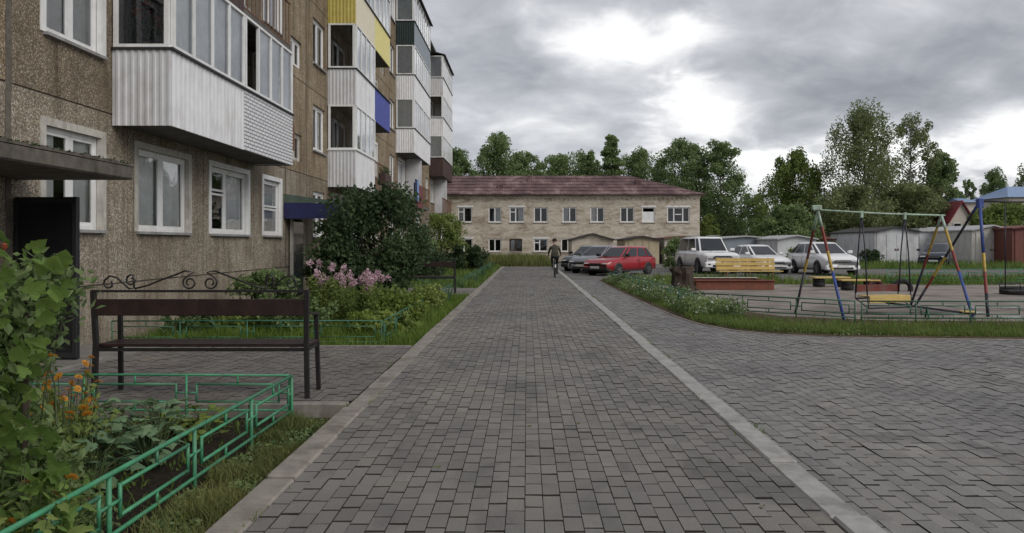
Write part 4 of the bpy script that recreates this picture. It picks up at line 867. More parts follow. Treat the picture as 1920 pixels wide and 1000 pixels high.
# far wood closing the horizon
def wood():
    rng = np.random.default_rng(5); cen = []; sg = []
    for i in range(700):
        x = rng.uniform(-130, 170); y = rng.uniform(150, 190); h = 7+2.5*math.sin(x*.07)+1.5*math.sin(x*.19+1)+8.5*min(1, max(0, (40-x)/8)); z = rng.uniform(0, 1)**.8*h; cen.append((x, y, z)); sg.append((2.0, 2.0, 1.3))
    V, Fc = leaf_cloud(40000, cen, sg, .85, rng=rng); o = obj('wood', np_mesh('wood', V, Fc), M['leaf_mid']); tag(o, 'far dark wood along the horizon', 'wood', None, 'stuff')
wood()
# ================================================================== SHRUBS AND PLANTS ON THE LEFT
def bush(name, label, cx, cy, w_, d_, h, n, mat, leaf=.11, seed=1, zb=-.1, group=None, twig='bark_brown', cat='bush'):
    rng = np.random.default_rng(seed); rn = random.Random(seed); t = T(name, label, cat, (cx, cy, zb), 0, group); cen = []; sig = []; st = MB()
    for i in range(46):
        a = rn.uniform(0, 6.28); u = rn.random(); z = h*(.12+.80*u); k = math.sqrt(max(.08, 1-(abs(z/h-.42)/.60)**2)); r_ = rn.uniform(.35, .92)*k
        c = (w_/2*r_*math.cos(a), d_/2*r_*math.sin(a), z); cen.append(c); s_ = min(w_, h)*.10*rn.uniform(.6, 1.3); sig.append((s_, s_, s_*.85))
        if i % 3 == 0: st.tube([(c[0]*.08, c[1]*.08, 0), (c[0]*.4, c[1]*.4, z*.55), c], [h*.012, h*.008, h*.003], 5, cap=False)
    st.build('stem', M[twig], t); V, Fc = leaf_cloud(n, cen, sig, leaf, aspect=.6, rng=rng); V[:, 2] = np.maximum(V[:, 2], .01); obj('foliage', np_mesh('foliage', V, Fc), M[mat], t); return t
bush('lilac_bush', 'large dark green bush in front of the block wall', -3.75, 18.9, 3.0, 2.6, 2.85, 16000, 'leaf_dark', .115, 3)
bush('lilac_bush', 'dark bush touching the left side of the large one under the awning', -4.75, 18.4, 1.3, 1.4, 2.2, 6000, 'leaf_dark', .11, 4)
bush('shrub', 'small dark shrub between the fence and the wall beside the bench back', -5.1, 14.6, 1.5, 1.2, 1.0, 3500, 'leaf_mid', .09, 5)
bush('shrub', 'loose green shrub climbing at the foot of the pale corner pilaster', -5.2, 47, 2.6, 2.0, 3.6, 5000, 'leaf_light', .16, 6)
bush('shrub', 'low brown-green shrub at the end of the far bed beside the path', -3.2, 40, 2.6, 2.2, 1.5, 4500, 'leaf_dark', .14, 7)
bush('shrub', 'dark low shrub behind the farther bench', -4.2, 29, 2.2, 2.5, 1.5, 5000, 'leaf_dark', .12, 8)
bush('shrub', 'dark green shrub between the farther bench and the block', -5.0, 35, 2.0, 4.0, 1.9, 5000, 'leaf_mid', .14, 9)
# flowering phlox clumps
def phlox(label, cx, cy, h, n, seed, mat='petal_pink'):
    t = T('phlox_plant', label, 'flower', (cx, cy, -.09), 0, 'pink phlox clumps before the large bush'); rn = random.Random(seed); rng = np.random.default_rng(seed); st = MB(); cen = []; heads = []
    for i in range(n):
        a = rn.uniform(0, 6.28); r_ = rn.uniform(.05, .36); hh_ = h*rn.uniform(.72, 1.05); x, y = r_*math.cos(a), r_*math.sin(a)
        st.tube([(x*.4, y*.4, 0), (x*.8, y*.8, hh_*.5), (x, y, hh_)], [.006, .005, .003], 4, cap=False)
        for k in range(4): cen.append((x*(.5+.12*k), y*(.5+.12*k), hh_*(.2+.17*k)))
        heads.append((x, y, hh_))
    st.build('stem', M['stem'], t); cloud_obj('foliage', 'leaf_light', t, 1500, cen, (.07,.07,.07), .10, aspect=.3, rng=rng)
    for hp in heads:
        V, Fc = leaf_cloud(40, [hp], (.035,.035,.045), .042, aspect=.9, rng=rng); obj('flower_head', np_mesh('flower_head', V, Fc), M[mat], t)
for i, (xp, Y, h, lb) in enumerate(((615, 13.6, 1.12, 'tallest pink phlox clump left of the others before the bush'), (650, 14.1, 1.05, 'pink phlox clump, second from the left before the bush'), (680, 13.4, .92, 'pink phlox clump, third from the left before the bush'), (708, 14.2, .95, 'rightmost pink phlox clump before the bush'))):
    phlox(lb, gx(xp, Y), Y, h, 9, 30+i)
for i, (xp, Y, w_, h, lb, mt) in enumerate(((745, 14.0, 1.3, .62, 'yellow-green leafy clump right of the pink phlox', 'leaf_yellow'), (775, 15.6, 1.2, .66, 'yellow-green leafy clump nearer the path below the large bush', 'leaf_light'), (700, 12.4, 1.1, .42, 'low bright clump at the lawn front below the phlox', 'leaf_yellow'), (560, 13.0, 1.5, .62, 'leafy green clump behind the right end of the bench', 'leaf_mid'), (470, 13.2, 1.2, .5, 'pale flowering clump seen under the bench back', 'leaf_light'), (360, 12.6, 1.2, .45, 'green clump seen below the left half of the bench back', 'leaf_mid'), (800, 17.2, 1.1, .60, 'light green clump just before the sword-leaved plants', 'leaf_light'), (735, 12.9, 1.0, .40, 'bright low clump nearest the path below the phlox', 'leaf_light'))):
    bush('leafy_plant', lb, gx(xp, Y), Y, w_, w_*.8, h, 1900, mt, .075, 50+i, -.09, 'leafy clumps on the lawn', 'stem', 'plant')
def strap_plant(label, cx, cy, h, n, seed, mat='leaf_iris', group='sword-leaved plants by the path'):
    t = T('iris_plant', label, 'plant', (cx, cy, -.09), 0, group); rn = random.Random(seed)
    for i in range(n):
        a = rn.uniform(0, 6.28); hh_ = h*rn.uniform(.6, 1.1); out_ = rn.uniform(.12, .55)*hh_; wd = .018*rn.uniform(.8, 1.4); d = Vector((math.cos(a), math.sin(a), 0)); s = Vector((-d.y, d.x, 0)); b0 = d*rn.uniform(.0, .1); vs_ = []
        for k in range(5):
            u = k/4; c = b0+d*out_*u**2.0+Vector((0, 0, hh_*(u-.25*u**3))); ww = wd*(1-u**2.5)+.001; vs_ += [c-s*ww, c+s*ww]
        MB().add(vs_, [(2*k, 2*k+1, 2*k+3, 2*k+2) for k in range(4)]).build('leaf', M[mat], t)
for i, (xp, Y, h, n, lb) in enumerate(((812, 17.6, .75, 16, 'sword-leaved plant at the right of the large bush'), (838, 19.2, .7, 16, 'sword-leaved plant just before the farther paved court'), (790, 16.4, .6, 12, 'sword-leaved plant among the yellow-green clumps'), (893, 27.5, .75, 14, 'pale sword-leaved plant past the farther bench'), (905, 31.5, .8, 14, 'sword-leaved plant halfway along the far bed'), (922, 38, .95, 12, 'farthest sword-leaved plant by the path'))): strap_plant(lb, gx(xp, Y), Y, h, n, 70+i)
# --- grass ---------------------------------------------------------------------
def blades(name, label, n, sampler, h, mat, wd=.006, lean=.45, seed=1, z=-.1, parent=None):
    rng = np.random.default_rng(seed); P = np.array([sampler(rng) for _ in range(n)]); hh_ = h*(.35+1.5*rng.random(n)**2.2); a = rng.uniform(0, 6.283, n); b = rng.uniform(0, 6.283, n); l = rng.uniform(.05, lean, n)*hh_
    w2 = wd*rng.uniform(.7, 1.5, n); base = np.column_stack([P[:, 0], P[:, 1], np.full(n, z) if P.shape[1] < 3 else P[:, 2]]); s = np.column_stack([np.cos(b), np.sin(b), np.zeros(n)])*w2[:, None]; d = np.column_stack([np.cos(a), np.sin(a), np.zeros(n)])
    mid = base+d*(l*.35)[:, None]; mid[:, 2] += hh_*.55; top = base+d*l[:, None]; top[:, 2] += hh_
    V = np.stack([base-s, base+s, mid-s*.8, mid+s*.8, top], 1).reshape(-1, 3); i5 = 5*np.arange(n)[:, None]
    Fc = np.concatenate([np.array([0,1,3])+i5, np.array([0,3,2])+i5, np.array([2,3,4])+i5])
    o = obj(name, np_mesh(name, V, Fc), M[mat], parent); tag(o, label, 'grass', None, 'stuff'); return o
from mathutils import noise as mnoise
def clumpy(x0, x1, y0, y1, thr=-.15, sc=2.0):
    def f(rng):
        for _ in range(20):
            x, y = rng.uniform(x0, x1), rng.uniform(y0, y1)
            if mnoise.noise(Vector((x*sc, y*sc, 3.3))) > thr+.3*rng.normal()*.5: return (x, y)
        return (x, y)
    return f
blades('grass', 'weedy grass strip between the green fence and the kerb', 15000, clumpy(-2.12, -1.63, 2.6, 6.75, .0, 3.2), .075, 'grass_dry', .0036, 1.0, 1, ZB)
blades('grass', 'short green lawn right of the bench and below the phlox', 60000, clumpy(-6.1, -1.64, 10.84, 21.5, -.35, 1.2), .13, 'grass_bright', .0055, .7, 2, -.09)
blades('grass', 'green grass of the far bed along the path', 26000, clumpy(-5.8, -1.64, 24.9, 46.8, -.3, .8), .20, 'grass', .012, .6, 3, -.09)
blades('grass', 'tall rough grass at the foot of the brick house', 30000, clumpy(-12, 1.6, 48, 65, -.25, .5), .45, 'grass_dry', .022, .5, 4, -.06)
def verge_s(rng):
    while True:
        if rng.random() < .62:
            x = rng.uniform(3.1, 11.5); yb = np.interp(x, [3.12,3.28,3.62,4.2,5.2,6.6,8.2,12,24], [15.4,14.1,13.1,12.5,12.15,11.95,11.82,11.6,11.4]); y = yb+.10+abs(rng.normal(0, .95))
            if y < 15.2: return (x, y)
        else:
            y = rng.uniform(13, 31); x = np.interp(y, [13,15.4,17.5,22,27,31], [3.7,3.12,3.05,2.96,2.93,2.95])+.10+abs(rng.normal(0, .6)); 
            if x < 5.5: return (x, y)
blades('grass', 'green grass of the verge around the playground', 22000, verge_s, .085, 'grass', .0055, .7, 5, -.035)
blades('dry_grass', 'dry brownish grass mixed into the playground verge', 14000, verge_s, .07, 'grass_dry', .005, .9, 15, -.035)
rngq = np.random.default_rng(16); cq = [(*verge_s(rngq), -.01) for _ in range(260)]
o = cloud_obj('ground_weeds', 'leaf_mid', None, 5200, cq, (.09,.09,.025), .045, flat=.5, rng=rngq); tag(o, 'broad-leaved weeds scattered along the verge', 'weeds', None, 'stuff')
blades('grass', 'sparse grass behind the playground before the parked cars', 14000, clumpy(4, 24, 27, 31, -.1, .7), .22, 'grass', .014, .6, 6, -.035)
blades('grass', 'ragged grass along the garages', 12000, clumpy(16, 40, 44, 54, -.1, .5), .30, 'grass', .02, .6, 7, -.06)
# leafy flower border of the verge, a dense low mass with pale flecks
rngv = np.random.default_rng(44); cen = []
for i in range(420):
    y = rngv.uniform(15.2, 30); cen.append((np.interp(y, [15,17.5,22,27,31], [3.55,3.5,3.42,3.38,3.35])+rngv.uniform(-.22, .75), y, rngv.uniform(.0, .30)*(.6+.4*math.sin(y*1.7))))
o = cloud_obj('border_plants', 'leaf_mid', None, 15000, cen, (.12,.14,.06), .075, rng=rngv); tag(o, 'dense low leafy border along the playground fence', 'plants', None, 'stuff')
o = cloud_obj('border_flowers', 'petal_white', None, 900, cen, (.12,.14,.12), .05, aspect=.9, rng=rngv); tag(o, 'tiny pale flowers scattered over the leafy border', 'flowers', None, 'stuff')
# ================================================================== FENCES
def fence(label, p0, p1, npan, z, h, mat, r=.0075, group='low green meander fences', ends=True, lean=0):
    p0 = Vector((*p0, z)); p1 = Vector((*p1, z)); d = p1-p0; Ln = d.length; a = math.atan2(d.y, d.x)
    t = T('low_fence', label, 'fence', p0, a, group); s = Ln/npan; zb, zt = h*.22, h; rr_ = random.Random(int(Ln*97)); m_ = M[mat]
    MB().tube([(0,0,zt),(Ln/2,0,zt+.004),(Ln,0,zt)], r*1.25, 7).build('rail', m_, t); MB().tube([(0,0,zb),(Ln,0,zb)], r*1.1, 7).build('rail', m_, t)
    for i in range(npan+1): MB().tube([(i*s, 0, -.12), (i*s+rr_.gauss(0, .004), rr_.gauss(0, .004), zt)], r*1.2, 7).build('post', m_, t)
    za, zc = zb+(zt-zb)*.24, zb+(zt-zb)*.74; zm = zb+(zt-zb)*.50
    for i in range(npan):
        x0, x1 = i*s+.10*s, (i+1)*s-.10*s; xm = (x0+x1)/2; q = MB()
        q.tube([(x0,0,za),(x1,0,za)], r, 6); q.tube([(x0,0,zc),(x1,0,zc)], r, 6); q.tube([(x0,0,za-r),(x0,0,zc+r)], r, 6); q.tube([(x1,0,za-r),(x1,0,zc+r)], r, 6); f_ = q.build('meander_frame', m_, t)
        MB().tube([(xm,0,zc),(xm,0,zt)], r*.9, 6).build('tie', m_, f_); MB().tube([(xm,0,zb),(xm,0,za)], r*.9, 6).build('tie', m_, f_)
        MB().tube([(i*s,0,zm),(x0,0,zm)], r*.9, 6).build('tie', m_, f_); MB().tube([(x1,0,zm),((i+1)*s,0,zm)], r*.9, 6).build('tie', m_, f_)
    return t
fence('bright green low fence slanting through the near left corner', (-2.10, 6.74), (-2.14, 1.91), 5, ZB, .40, 'fence_green', .0115)
fence('green low fence running behind the near bench legs along the court', (-2.13, 6.76), (-4.90, 6.78), 3, ZB, .40, 'fence_green', .009)
fence('green low fence along the front of the lawn behind the bench', (-6.1, 11.1), (-2.15, 11.15), 4, -.09, .40, 'fence_dark', .008)
fence('green low fence along the path side of the lawn', (-2.12, 11.2), (-2.12, 21.3), 10, -.09, .40, 'fence_dark', .007)
fence('green low fence along the path side of the far bed', (-2.12, 25.1), (-2.12, 45), 16, -.09, .42, 'fence_dark', .008)
fence('dark green low fence at the front of the far bed', (-5.6, 25.0), (-2.2, 25.05), 3, -.09, .42, 'fence_dark', .008)
PG = 'dark green playground fences'
fence('dark green low fence between the leafy border and the narrow road', (3.32, 30.3), (3.62, 16.6), 12, -.035, .42, 'fence_dark', .010, PG)
fence('dark green low fence rounding the playground corner', (3.65, 16.5), (6.2, 14.25), 3, -.035, .40, 'fence_dark', .011, PG)
fence('dark green low fence along the front of the swings', (6.3, 14.2), (12.3, 14.0), 6, -.035, .40, 'fence_dark', .011, PG)
fence('green low fence behind the playground before the garages', (13.2, 27.6), (24, 27.2), 8, -.035, .55, 'fence_green', .012, PG)
# ================================================================== BENCHES
def spiral(c, r0, r1, a0, turns, n=16): return [(c[0]+(r0+(r1-r0)*i/n)*math.cos(a0+turns*2*math.pi*i/n), c[1]+(r0+(r1-r0)*i/n)*math.sin(a0+turns*2*math.pi*i/n)) for i in range(n+1)]
def park_bench(label, loc, rz=0, scroll=True, wid=2.0):
    t = T('park_bench', label, 'bench', loc, rz, 'dark slatted park benches'); h = wid/2; mt = M['bench_metal']
    for s in (-1, 1):
        MB().beam((s*h, 0, 0), (s*h-(.012 if s > 0 else -.012), .01, .52), .042, .042).beam((s*(h-.012), .01, .52), (s*h, -.015, 1.0), .042, .042).build('leg', mt, t)
        MB().beam((s*h*.985, .44, 0), (s*h*.97, .40, .77), .038, .038).build('leg', mt, t)
        MB().beam((s*h, -.005, .80), (s*h*.97, .43, .755), .045, .022).build('armrest', mt, t); MB().beam((s*h, .0, .455), (s*h*.97, .42, .455), .03, .03).build('seat_bearer', mt, t)
    MB().beam((-h-.02, -.015, 1.005), (h+.02, -.015, 1.005), .03, .022).build('top_rail', mt, t)
    MB().cbox((-h+.022, -.025, .775), (h-.022, .012, .93), .006).build('back_board', M['bench_wood'], t)
    MB().beam((-h+.02, .02, .452), (h-.02, .02, .452), .03, .03).build('seat_rail', mt, t)
    for i in range(4): MB().cbox((-h+.01, .045+i*.098, .474), (h-.01, .13+i*.098, .505), .006).build('seat_slat', M['bench_wood'], t)
    if scroll:
        u = .00214
        for s in (-1, 1):
            inner = spiral((45, 32), 12, 30, -1.0, 1.25)
            curve = inner+[(30, 78), (66, 84), (110, 66), (170, 44), (230, 20), (285, 6)]
            c1 = [(s*x*u, -.015, 1.015+y*u) for x, y in curve]; MB().tube(c1, .009, 6).build('scroll', mt, t)
            c2_ = spiral((300, 42), 10, 26, 1.5, 1.05)+[(288, 8), (310, 6), (335, 28), (365, 55), (395, 62), (415, 45)]+spiral((398, 28), 24, 12, .6, -.75, 8)
            MB().tube([(s*x*u, -.015, 1.015+y*u) for x, y in c2_], .009, 6).build('scroll', mt, t)
    return t
park_bench('near dark bench seen from behind with scrolled iron top', (-3.06, 7.08, 0))
park_bench('farther dark bench beside the path, backrest towards us', (-3.1, 21.95, -.01), 0, False)
# ================================================================== FOREGROUND PLANTS
def leaf_shape(seed):
    rn = random.Random(seed); half = [(0, 0), (.22, -.13), (.42, -.02), (.44, .18), (.36, .30), (.46, .46), (.30, .58), (.20, .76), (.07, .92), (0, 1.04)]
    half = [(x*rn.uniform(.9, 1.12), y+rn.uniform(-.03, .03)) for x, y in half]; vs_ = []; fs_ = []
    zf = lambda x, y: -.22*abs(x)-.28*max(0, y-.3)**2+.10*math.sin(5*y)*abs(x)
    mid = [(0, max(0, min(1.02, y))) for x, y in half]
    for (x, y) in mid: vs_.append((0, y, zf(0, y)))
    n = len(half)
    for s in (1, -1):
        b0 = len(vs_)
        for (x, y) in half: vs_.append((s*x, y, zf(x, y)+.03*math.sin(9*y+s)))
        for i in range(n-1): fs_.append((i, b0+i, b0+i+1, i+1) if s > 0 else (i, i+1, b0+i+1, b0+i))
    me = bpy.data.meshes.new('leaf'); me.from_pydata(vs_, [], fs_); me.update(); return me
LEAVES = {}
def leaf_me(mat, k):
    if (mat, k) not in LEAVES: me = leaf_shape(k); me.materials.append(M[mat]); LEAVES[mat, k] = me
    return LEAVES[mat, k]
def put_leaf(t, mat, p, yaw, pitch, roll, size, k, z=1): obj('leaf', leaf_me(mat, k), None, t, p, (pitch, roll, yaw), size)
vine = T('climbing_vine', 'tall broad-leaved climbing vine at the left edge before the black door', 'vine', (-2.45, 3.75, ZB)); rv = random.Random(11)
env = [(-.1, -2.16), (.15, -2.17), (.38, -2.21), (.55, -2.38), (.85, -2.33), (1.05, -2.24), (1.22, -2.18), (1.36, -2.19), (1.42, -2.35), (1.47, -2.5), (1.70, -2.50), (1.85, -2.8)]
stv = MB()
for i in range(9):
    x = rv.uniform(-.30, -.05); y = rv.uniform(-.1, .35); pts = [(x, y, 0)]
    for k in range(6): pts.append((pts[-1][0]+rv.uniform(-.05, .05), pts[-1][1]+rv.uniform(-.05, .05), pts[-1][2]+rv.uniform(.17, .25)))
    stv.tube(pts, [.008-.001*k for k in range(7)], 5, cap=False)
stv.build('stem', M['stem'], vine); MB().tube([(-.12, .1, 0), (-.10, .1, 1.45)], .016, 8).build('stake', M['bark_brown'], vine)
cnt = 0
while cnt < 298:
    z = rv.uniform(-.02, 1.40) if cnt < 280 else rv.uniform(1.40, 1.66); xr = np.interp(z, [e_[0] for e_ in env], [e_[1] for e_ in env]); y = 3.75+rv.uniform(-.42, .45); xr = xr*y/3.65
    x = xr-abs(rv.gauss(0, .24))-.03
    if x < -3.1 or (cnt >= 280 and x > -2.5): continue
    put_leaf(vine, 'leaf_vine', (x+2.45, y-3.75, z-ZB), rv.gauss(math.pi, .9), R(rv.uniform(25, 75)), rv.gauss(0, .4), rv.uniform(.055, .105), rv.randrange(4)); cnt += 1
rngf = np.random.default_rng(9); cen = [(np.interp(z, [e_[0] for e_ in env], [e_[1] for e_ in env])*1.06-.18+2.45-abs(rngf.normal(0, .12)), rngf.uniform(-.05, .4), z-ZB) for z in rngf.uniform(-.05, 1.28, 60)]
cloud_obj('inner_foliage', 'leaf_mid', vine, 3600, cen, (.10,.11,.09), .062, rng=rngf)
for p in ((-.34, .25, 1.56),):
    V, Fc = leaf_cloud(26, [p], (.016,.016,.016), .026, aspect=.9, rng=rngf); obj('bloom', np_mesh('bloom', V, Fc), M['petal_red'], vine)
# calendula
def daisy_mesh(r, petals, matA, matB):
    mb = MB()
    for ring, (k, zz_) in enumerate(((1.0, .0), (.72, .008))):
        for i in range(petals):
            a = 2*math.pi*(i+.5*ring)/petals; d = Vector((math.cos(a), math.sin(a), 0)); s = Vector((-d.y, d.x, 0)); w_ = r*k*.22
            mb.add([d*r*.15-s*w_*.5+Vector((0,0,zz_)), d*r*.15+s*w_*.5+Vector((0,0,zz_)), d*r*k*.8+s*w_+Vector((0,0,zz_+r*.10)), d*r*k+Vector((0,0,zz_+r*.02)), d*r*k*.8-s*w_+Vector((0,0,zz_+r*.10))], [(0,1,2,3,4)])
    mb.ell((0, 0, .008), (r*.26, r*.26, r*.14), 8, 5, 1); me = mb.mesh('flower_head'); me.materials.append(M[matA]); me.materials.append(M[matB]); return me
DA = daisy_mesh(.030, 11, 'petal_orange', 'rust'); DW = daisy_mesh(.024, 9, 'petal_white', 'petal_orange'); DP = daisy_mesh(.02, 7, 'petal_purple', 'petal_orange')
def flower_plant(name, label, loc, h, spread, nst, me, mat, seed, nleaf=420, lsize=.07, group=None, heads=1.0):
    t = T(name, label, 'flower', loc, 0, group); rn = random.Random(seed); rng = np.random.default_rng(seed); st = MB(); cen = []
    for i in range(nst):
        a = rn.uniform(0, 6.28); r_ = spread*math.sqrt(rn.random()); hh_ = h*rn.uniform(.62, 1.05); x, y = r_*math.cos(a), r_*math.sin(a)
        st.tube([(x*.3, y*.3, 0), (x*.75, y*.75, hh_*.55), (x, y, hh_)], [.005, .004, .003], 4, cap=False)
        cen += [(x*(.4+.15*k), y*(.4+.15*k), hh_*(.15+.2*k)) for k in range(4)]
        if rn.random() < heads: obj('flower_head', me, None, t, (x, y, hh_), (R(rn.uniform(10, 70)), 0, rn.gauss(math.pi, 1.0)), rn.uniform(.8, 1.25))
    st.build('stem', M['stem'], t); cloud_obj('foliage', mat, t, nleaf, cen, (.045,.045,.05), lsize, aspect=.38, rng=rng); return t
CG_ = 'orange calendula plants in the near bed'
for i, (x, y, h, n, lb) in enumerate(((-3.10, 5.05, .80, 24, 'tallest orange calendula plant behind the vine'), (-2.92, 4.75, .68, 18, 'orange calendula plant just right of the tallest one'), (-3.32, 4.95, .70, 10, 'orange calendula plant half hidden by the vine'), (-2.30, 3.55, .42, 7, 'low orange calendula in front of the vine'))): flower_plant('calendula_plant', lb, (x, y, ZB), h, .20, n, DA, 'leaf_light', 100+i, 520, .075, CG_)
flower_plant('daisy_plant', 'white daisy plant at the foot of the vine', (-2.26, 3.42, ZB), .34, .10, 4, DW, 'leaf_vine', 110, 420, .06); flower_plant('petunia_plant', 'small purple flowers inside the near fence', (-2.35, 4.05, ZB), .22, .16, 9, DP, 'leaf_mid', 111, 260, .05)
# broad-leaved vegetables
def rosette(label, cx, cy, n, size, mat, seed, h=.30, group='broad-leaved vegetables in the near bed'):
    t = T('leafy_vegetable', label, 'plant', (cx, cy, ZB), 0, group); rn = random.Random(seed); st = MB()
    for i in range(n):
        a = rn.uniform(0, 6.28); r_ = rn.uniform(.04, .20); z = h*rn.uniform(.25, 1.1); p = (r_*math.cos(a), r_*math.sin(a), z); st.tube([(0, 0, 0), (p[0]*.5, p[1]*.5, z*.8), p], [.006, .005, .004], 4, cap=False)
        put_leaf(t, mat, p, a-math.pi/2, R(rn.uniform(-35, 25)), rn.gauss(0, .35), size*rn.uniform(.7, 1.2), rn.randrange(4))
    st.build('stem', M['stem'], t)
for i, (x, y, n, s, lb) in enumerate(((-2.95, 5.1, 38, .10, 'grey-green broad-leaved plant nearest the orange flowers'), (-2.72, 4.75, 38, .10, 'grey-green broad-leaved plant closest to the slanting fence'), (-2.62, 5.25, 36, .10, 'grey-green broad-leaved plant in the middle of the bed'), (-3.1, 5.7, 34, .10, 'grey-green broad-leaved plant farther back by the court fence'), (-2.78, 5.75, 34, .10, 'grey-green broad-leaved plant before the yellow-green ones'))): rosette(lb, x, y, n, s, 'leaf_grey', 120+i, .36)
for i, (x, y, h, lb) in enumerate(((-2.85, 4.45, .42, 'leafy yellow-green clump between the vine and the vegetables'), (-2.60, 4.15, .36, 'leafy clump right behind the middle of the slanting fence'), (-3.25, 5.45, .50, 'leafy clump behind the orange calendula'), (-2.50, 3.75, .34, 'leafy clump at the foot of the vine'), (-2.16, 3.22, .50, 'leafy clump spilling over the nearest fence panel'), (-2.30, 3.45, .62, 'tall leafy clump between the vine and the nearest fence panel'))):
    lt = T('leafy_plant', lb, 'plant', (x, y, ZB), 0, 'leafy clumps in the near bed'); rn = random.Random(160+i); st = MB()
    for q_ in range(74):
        an_ = rn.uniform(0, 6.28); rr_ = .27*math.sqrt(rn.random()); zz_ = h*(.12+.92*rn.random())*(1-.6*(rr_/.27)**2*.6); p_ = (rr_*math.cos(an_), rr_*math.sin(an_), zz_)
        put_leaf(lt, 'leaf_vine' if i % 2 else 'leaf_light', p_, an_-math.pi/2+rn.gauss(0, .6), R(rn.uniform(-50, 30)), rn.gauss(0, .4), rn.uniform(.035, .075), rn.randrange(4))
        if q_ % 3 == 0: st.tube([(p_[0]*.2, p_[1]*.2, 0), (p_[0]*.7, p_[1]*.7, zz_*.6), p_], [.004, .0035, .002], 4, cap=False)
    st.build('stem', M['stem'], lt)
for i, (x, y, n, s, lb) in enumerate(((-2.95, 6.2, 26, .085, 'low yellow-green plant at the back left of the bed'), (-2.68, 6.25, 24, .08, 'low yellow-green plant at the back right of the bed'), (-2.55, 5.95, 20, .075, 'small yellow-green plant before the back right one'))): rosette(lb, x, y, n, s, 'leaf_yellow', 140+i, .22, 'yellow-green plants at the back of the near bed')
blades('weeds', 'sparse seedlings and weeds on the dark soil', 1400, clumpy(-4.2, -2.16, 3.4, 6.7, .05, 3), .06, 'grass', .006, .9, 31, ZB)
# small clover leaves in the strip beside the kerb
rngc = np.random.default_rng(77); cc = [(rngc.uniform(-2.08, -1.70), rngc.uniform(2.9, 6.6), ZB+.03) for _ in range(90)]
o = cloud_obj('clover', 'leaf_mid', None, 4200, cc, (.05,.07,.018), .032, aspect=.8, flat=.6, rng=rngc); tag(o, 'small broad weeds among the grass beside the kerb', 'weeds', None, 'stuff')
# ================================================================== PLAYGROUND
def pole(name, p, q, r, bands, parent):
    """tube with painted bands: (fraction end, paint)"""
    mb = MB(); mats = []; p = Vector(p); q = Vector(q); u0 = 0
    for u1, m_ in bands:
        if m_ not in mats: mats.append(m_)
        mb.tube([p.lerp(q, u0), p.lerp(q, u1)], r, 9, mats.index(m_), cap=(u1 == 1 or u0 == 0)); u0 = u1
    return mb.build(name, [M['paint_'+m_] for m_ in mats], parent)
sw = T('swing_set', 'swing frame with mint crossbar, striped legs and a bench swing', 'swing', (6.1, 15.2, -.04)); o0 = Vector((6.1, 15.2, -.04))
def lp(x, y, z): return (x-o0.x, y-o0.y, z-o0.z)
A1, A2 = (5.92, 15.35, 2.12), (8.95, 16.3, 2.06)
pole('leg', lp(*A1), lp(6.15, 14.62, -.06), .029, [(.15, 'mint'), (.38, 'red'), (.56, 'yellow'), (1, 'blue')], sw); pole('leg', lp(*A1), lp(5.70, 16.05, -.06), .026, [(.18, 'mint'), (.45, 'brown_red'), (.58, 'yellow'), (1, 'navy')], sw)
pole('leg', lp(*A2), lp(8.74, 14.75, -.06), .029, [(.14, 'mint'), (.36, 'yellow'), (.56, 'red'), (1, 'blue')], sw); pole('leg', lp(*A2), lp(8.98, 17.7, -.06), .026, [(.12, 'mint'), (.4, 'yellow'), (.55, 'red'), (1, 'navy')], sw)
MB().tube([lp(5.80, 15.30, 2.14), lp(7.4, 15.81, 2.08), lp(9.05, 16.34, 2.06)], .018, 9).build('crossbar', M['paint_mint'], sw)
MB().cbox((-.11, -.04, -.05), (.09, .04, .06), .015).build('cap', M['paint_mint'], sw, lp(5.9, 15.34, 2.17))
d_ = (Vector(A2)-Vector(A1)).normalized(); seat = []
for s0 in (.34, .69):
    P0 = Vector(A1).lerp(Vector(A2), s0); MB().cbox((-.03, -.03, -.12), (.03, .03, .03), .01).build('hanger', M['paint_mint'], sw, lp(*P0))
    n2 = Vector((-d_.y, d_.x, 0))
    for s in (-1, 1):
        e_ = P0+n2*s*.16; e_.z = .42; MB().tube([lp(*P0), lp(*(P0+n2*s*.10+Vector((0, 0, -.8)))), lp(*e_)], .014, 7).build('hanger_rod', M['paint_navy'], sw); seat.append(e_)
ctr = sum(seat, Vector())/4; an = math.atan2(d_.y, d_.x); wd2 = (seat[2]-seat[0]).length/2
bs = T('bench_swing', 'hanging bench swing with dark red back and yellow seat', 'swing seat', ctr, an)
MB().cbox((-wd2, .17, .02), (wd2, .20, .16), .006).build('backrest', M['paint_brown_red'], bs); MB().cbox((-wd2+.03, -.18, -.08), (wd2-.03, .15, -.05), .006).build('seat', M['wood_yellow'], bs)
MB().cbox((-wd2+.03, -.20, -.20), (wd2-.03, -.17, -.05), .006).build('front_board', M['wood_yellow'], bs); MB().beam((-wd2, -.2, -.30), (wd2, -.2, -.30), .03, .03).beam((-wd2, .18, -.12), (wd2, .18, -.12), .03, .03).build('frame', M['paint_navy'], bs)
for s in (-1, 1): MB().tube([(s*wd2, -.16, .0), (s*wd2, -.2, -.30), (s*wd2, .18, -.12), (s*wd2, .18, .16)], .014, 6).build('side_frame', M['paint_navy'], bs)
s2 = T('swing_set', 'taller blue swing frame cut by the right edge', 'swing', (9.75, 16.2, -.04)); o0 = Vector((9.75, 16.2, -.04)); B1 = (9.75, 16.25, 2.36); B2 = (13.4, 16.9, 2.36)
pole('leg', lp(*B1), lp(9.32, 15.25, -.06), .032, [(.46, 'blue'), (.62, 'yellow'), (.80, 'red'), (1, 'navy')], s2); pole('leg', lp(*B1), lp(9.02, 17.6, -.06), .028, [(.10, 'blue'), (.5, 'navy'), (.68, 'yellow'), (.8, 'red'), (1, 'navy')], s2)
